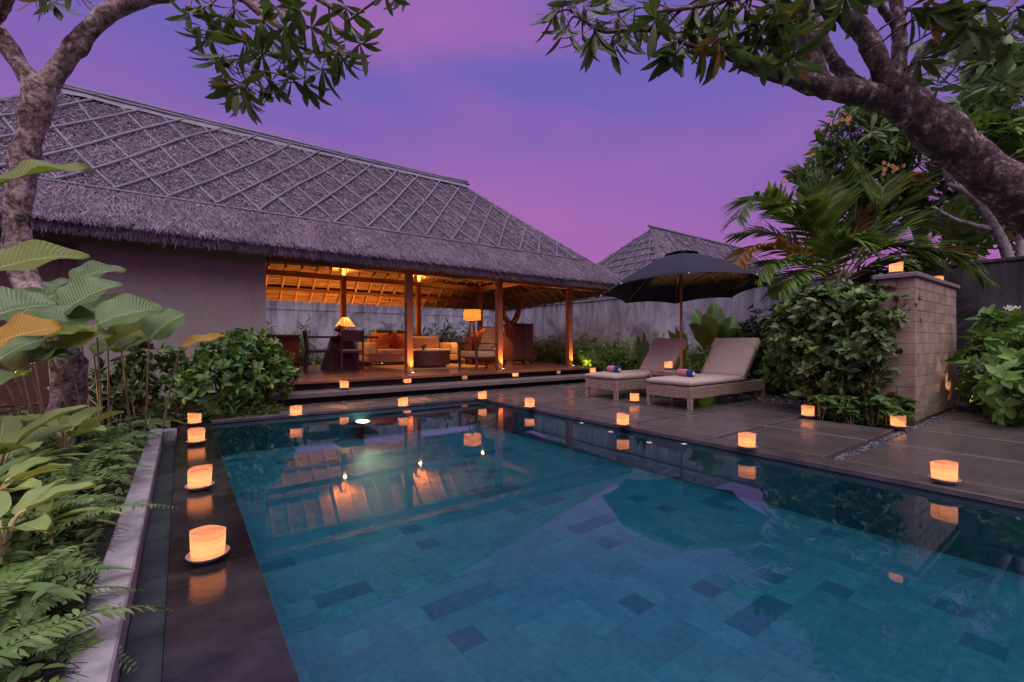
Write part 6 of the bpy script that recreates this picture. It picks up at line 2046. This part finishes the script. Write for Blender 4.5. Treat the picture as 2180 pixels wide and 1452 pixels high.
def agla(label, x, y, z, sz=1.0):
    t_ = thing('variegated_plant', label, 'plant', (x, y, z), 0, 'pale-stemmed variegated plants')
    for k in range(7):
        a = k * 0.9 + random.uniform(-.2, .2)
        rt_ = np.array([x, y, z]); l1 = random.uniform(.12, .2) * sz
        b0 = rt_ + np.array([math.cos(a) * .07, math.sin(a) * .07, l1]); tp_ = b0 + np.array([math.cos(a) * .22, math.sin(a) * .22, random.uniform(.02, .16)]) * sz
        bigleaf(t_, b0, tp_, .10 * sz, 'leaf_variegated', root=rt_, upv=UP + rng.normal(0, .2, 3), wave=.006)
agla('pale-stemmed variegated plant among the ferns beside the kerb', -.62, 2.85, .07)
agla('pale-stemmed variegated plant at the far left edge of the bed', -1.05, 3.15, .12)
agla('pale-stemmed variegated plant beside the strap leaves nearer the trunk', -.78, 3.45, .08)
agla('large light green variegated plant in the middle of the left bed', -1.35, 3.55, .10, 1.7)
agla('large variegated plant at the foot of the left trunk', -.95, 4.3, .06, 1.5)
agla('large pale variegated plant at the left edge below the yellow leaf', -1.55, 3.1, .14, 1.9)
agla('variegated plant between the ferns and the gardenia', -.75, 5.0, .05, 1.3)
# ground cover under everything in the beds
def cover(name, label, boxes, n, L_):
    P_ = []
    for k in range(n):
        x0, x1, y0, y1, z0, z1 = random.choice(boxes)
        P_.append((random.uniform(x0, x1), random.uniform(y0, y1), random.uniform(z0, z1)))
    P_ = np.array(P_)
    d = rand_dirs(n) * np.array([1, 1, .45]) + np.array([0, 0, .25])
    V, Q = place(Tsh, P_, d, np.array([[0, 0, 1.0]]) + rand_dirs(n) * .5, rng.uniform(.5, 1.2, n) * L_)
    o = leafobj(name, V, Q, 'leaf_cover')
    tag(o, label, 'ground cover', kind='stuff')
cover('ground_cover', 'low tangled leaves covering the soil of the left bed', [(-1.6, -.3, 1.3, 6.4, -.02, .10), (-1.6, -.3, 1.3, 4.4, -.02, .16), (-2.5, -.8, 2.5, 7.5, 0, .22)], 7000, .055)
cover('ground_cover', 'dark undergrowth below the gardenia shrub at the pool corner', [(-.8, 1.15, 6.98, 7.7, -.04, .10), (-3.0, .6, 6.9, 8.5, -.04, .2)], 3000, .06)
cover('ground_cover', 'dark undergrowth behind the loungers and along the boundary wall', [(8.7, 10.7, 1.6, 7.6, -.04, .15), (9.0, 10.7, 5.5, 13, -.04, .2), (6.6, 7.8, 1.56, 2.5, -.04, .1), (8.9, 10.7, -1, 1.4, -.04, .2)], 6000, .07)
cover('ground_cover', 'low planting on the ground behind the pavilion', [(1.2, 10.7, 13.6, 16.2, -.04, .25)], 3000, .10)
# wiry dark grass blades lying over the pale kerb
gr = MB()
for k in range(150):
    y = random.choice((random.uniform(1.35, 2.0), random.uniform(1.5, 3.2)))
    p0 = np.array([-.31 - random.uniform(0, .05), y, .01])
    d = np.array([random.uniform(.25, 1), random.uniform(-.35, .35), 0]); l2 = random.uniform(.05, .14)
    pts = [p0, p0 + d * l2 * .5 + np.array([0, 0, random.uniform(.012, .04)]), p0 + d * l2 + np.array([0, 0, random.uniform(.0, .012)])]
    gr.tube(catmull(pts, 3), [.0012] * 6 + [.0005], 4, cap=False)
gro = gr.build('kerb_grass', 'recess_dark')
tag(gro, 'wiry dark grass blades spilling over the pale kerb', 'grass', kind='stuff')

# ---- garden spotlights
YEL = (1.0, 0.70, 0.16)
def spike(label, loc, tgt, power, col=YEL, ang=85):
    loc = (loc[0], loc[1], loc[2] + .10)
    t_ = thing('garden_spotlight', label, 'lamp', loc, 0, 'garden spike spotlights')
    MB().lathe([(0.0, 0.0), (.006, 0.0), (.008, .09), (.03, .10), (.034, .16), (.028, .16)], 12).build('housing', 'metal_dark', t_, local=True)
    MB().lathe([(0.0, .155), (.028, .155)], 12).build('lens', 'lamp_lens', t_, local=True)
    l_ = Vector([float(c_) for c_ in loc]) + Vector((0, 0, .18))
    spot('spotlight_beam', l_, tgt, power, col, ang, t_, .7)
spike('garden spotlight glowing in the hedge by the outermost column', (8.98, 8.75, -.03), (9.6, 9.1, .9), 70)
spike('garden spotlight glowing in the shrub between the loungers', (8.45, 4.95, -.03), (8.75, 4.85, .7), 50)
spike('garden spotlight under the parasol behind the side table', (8.15, 5.35, -.03), (7.3, 4.75, 2.1), 130, (1.0, .50, .16), 60)
spike('garden spotlight at the foot of the left frangipani trunk', tuple(onz(118, 935, 0)), tuple(at(150, 800, 4.15)), 12, (1.0, .48, .14), 80)
spike('amber garden light hidden in the ferns of the left bed', (-.85, 2.95, .05), (-.85, 3.3, .4), 3, (1.0, .55, .1), 120)
spike('amber garden light hidden in the leaves at the bottom left', (-.82, 1.85, .05), (-.8, 2.1, .4), 2, (1.0, .55, .1), 120)
spike('garden spotlight at the foot of the block wall', (9.1, 1.15, -.10), (8.9, 1.6, .5), 7, (1.0, .58, .30), 110)
spike('garden spotlight behind the desk in the planting', tuple(at(668, 800, 13.4)[:2]) + (0,), tuple(at(670, 720, 14)), 4, YEL, 100)
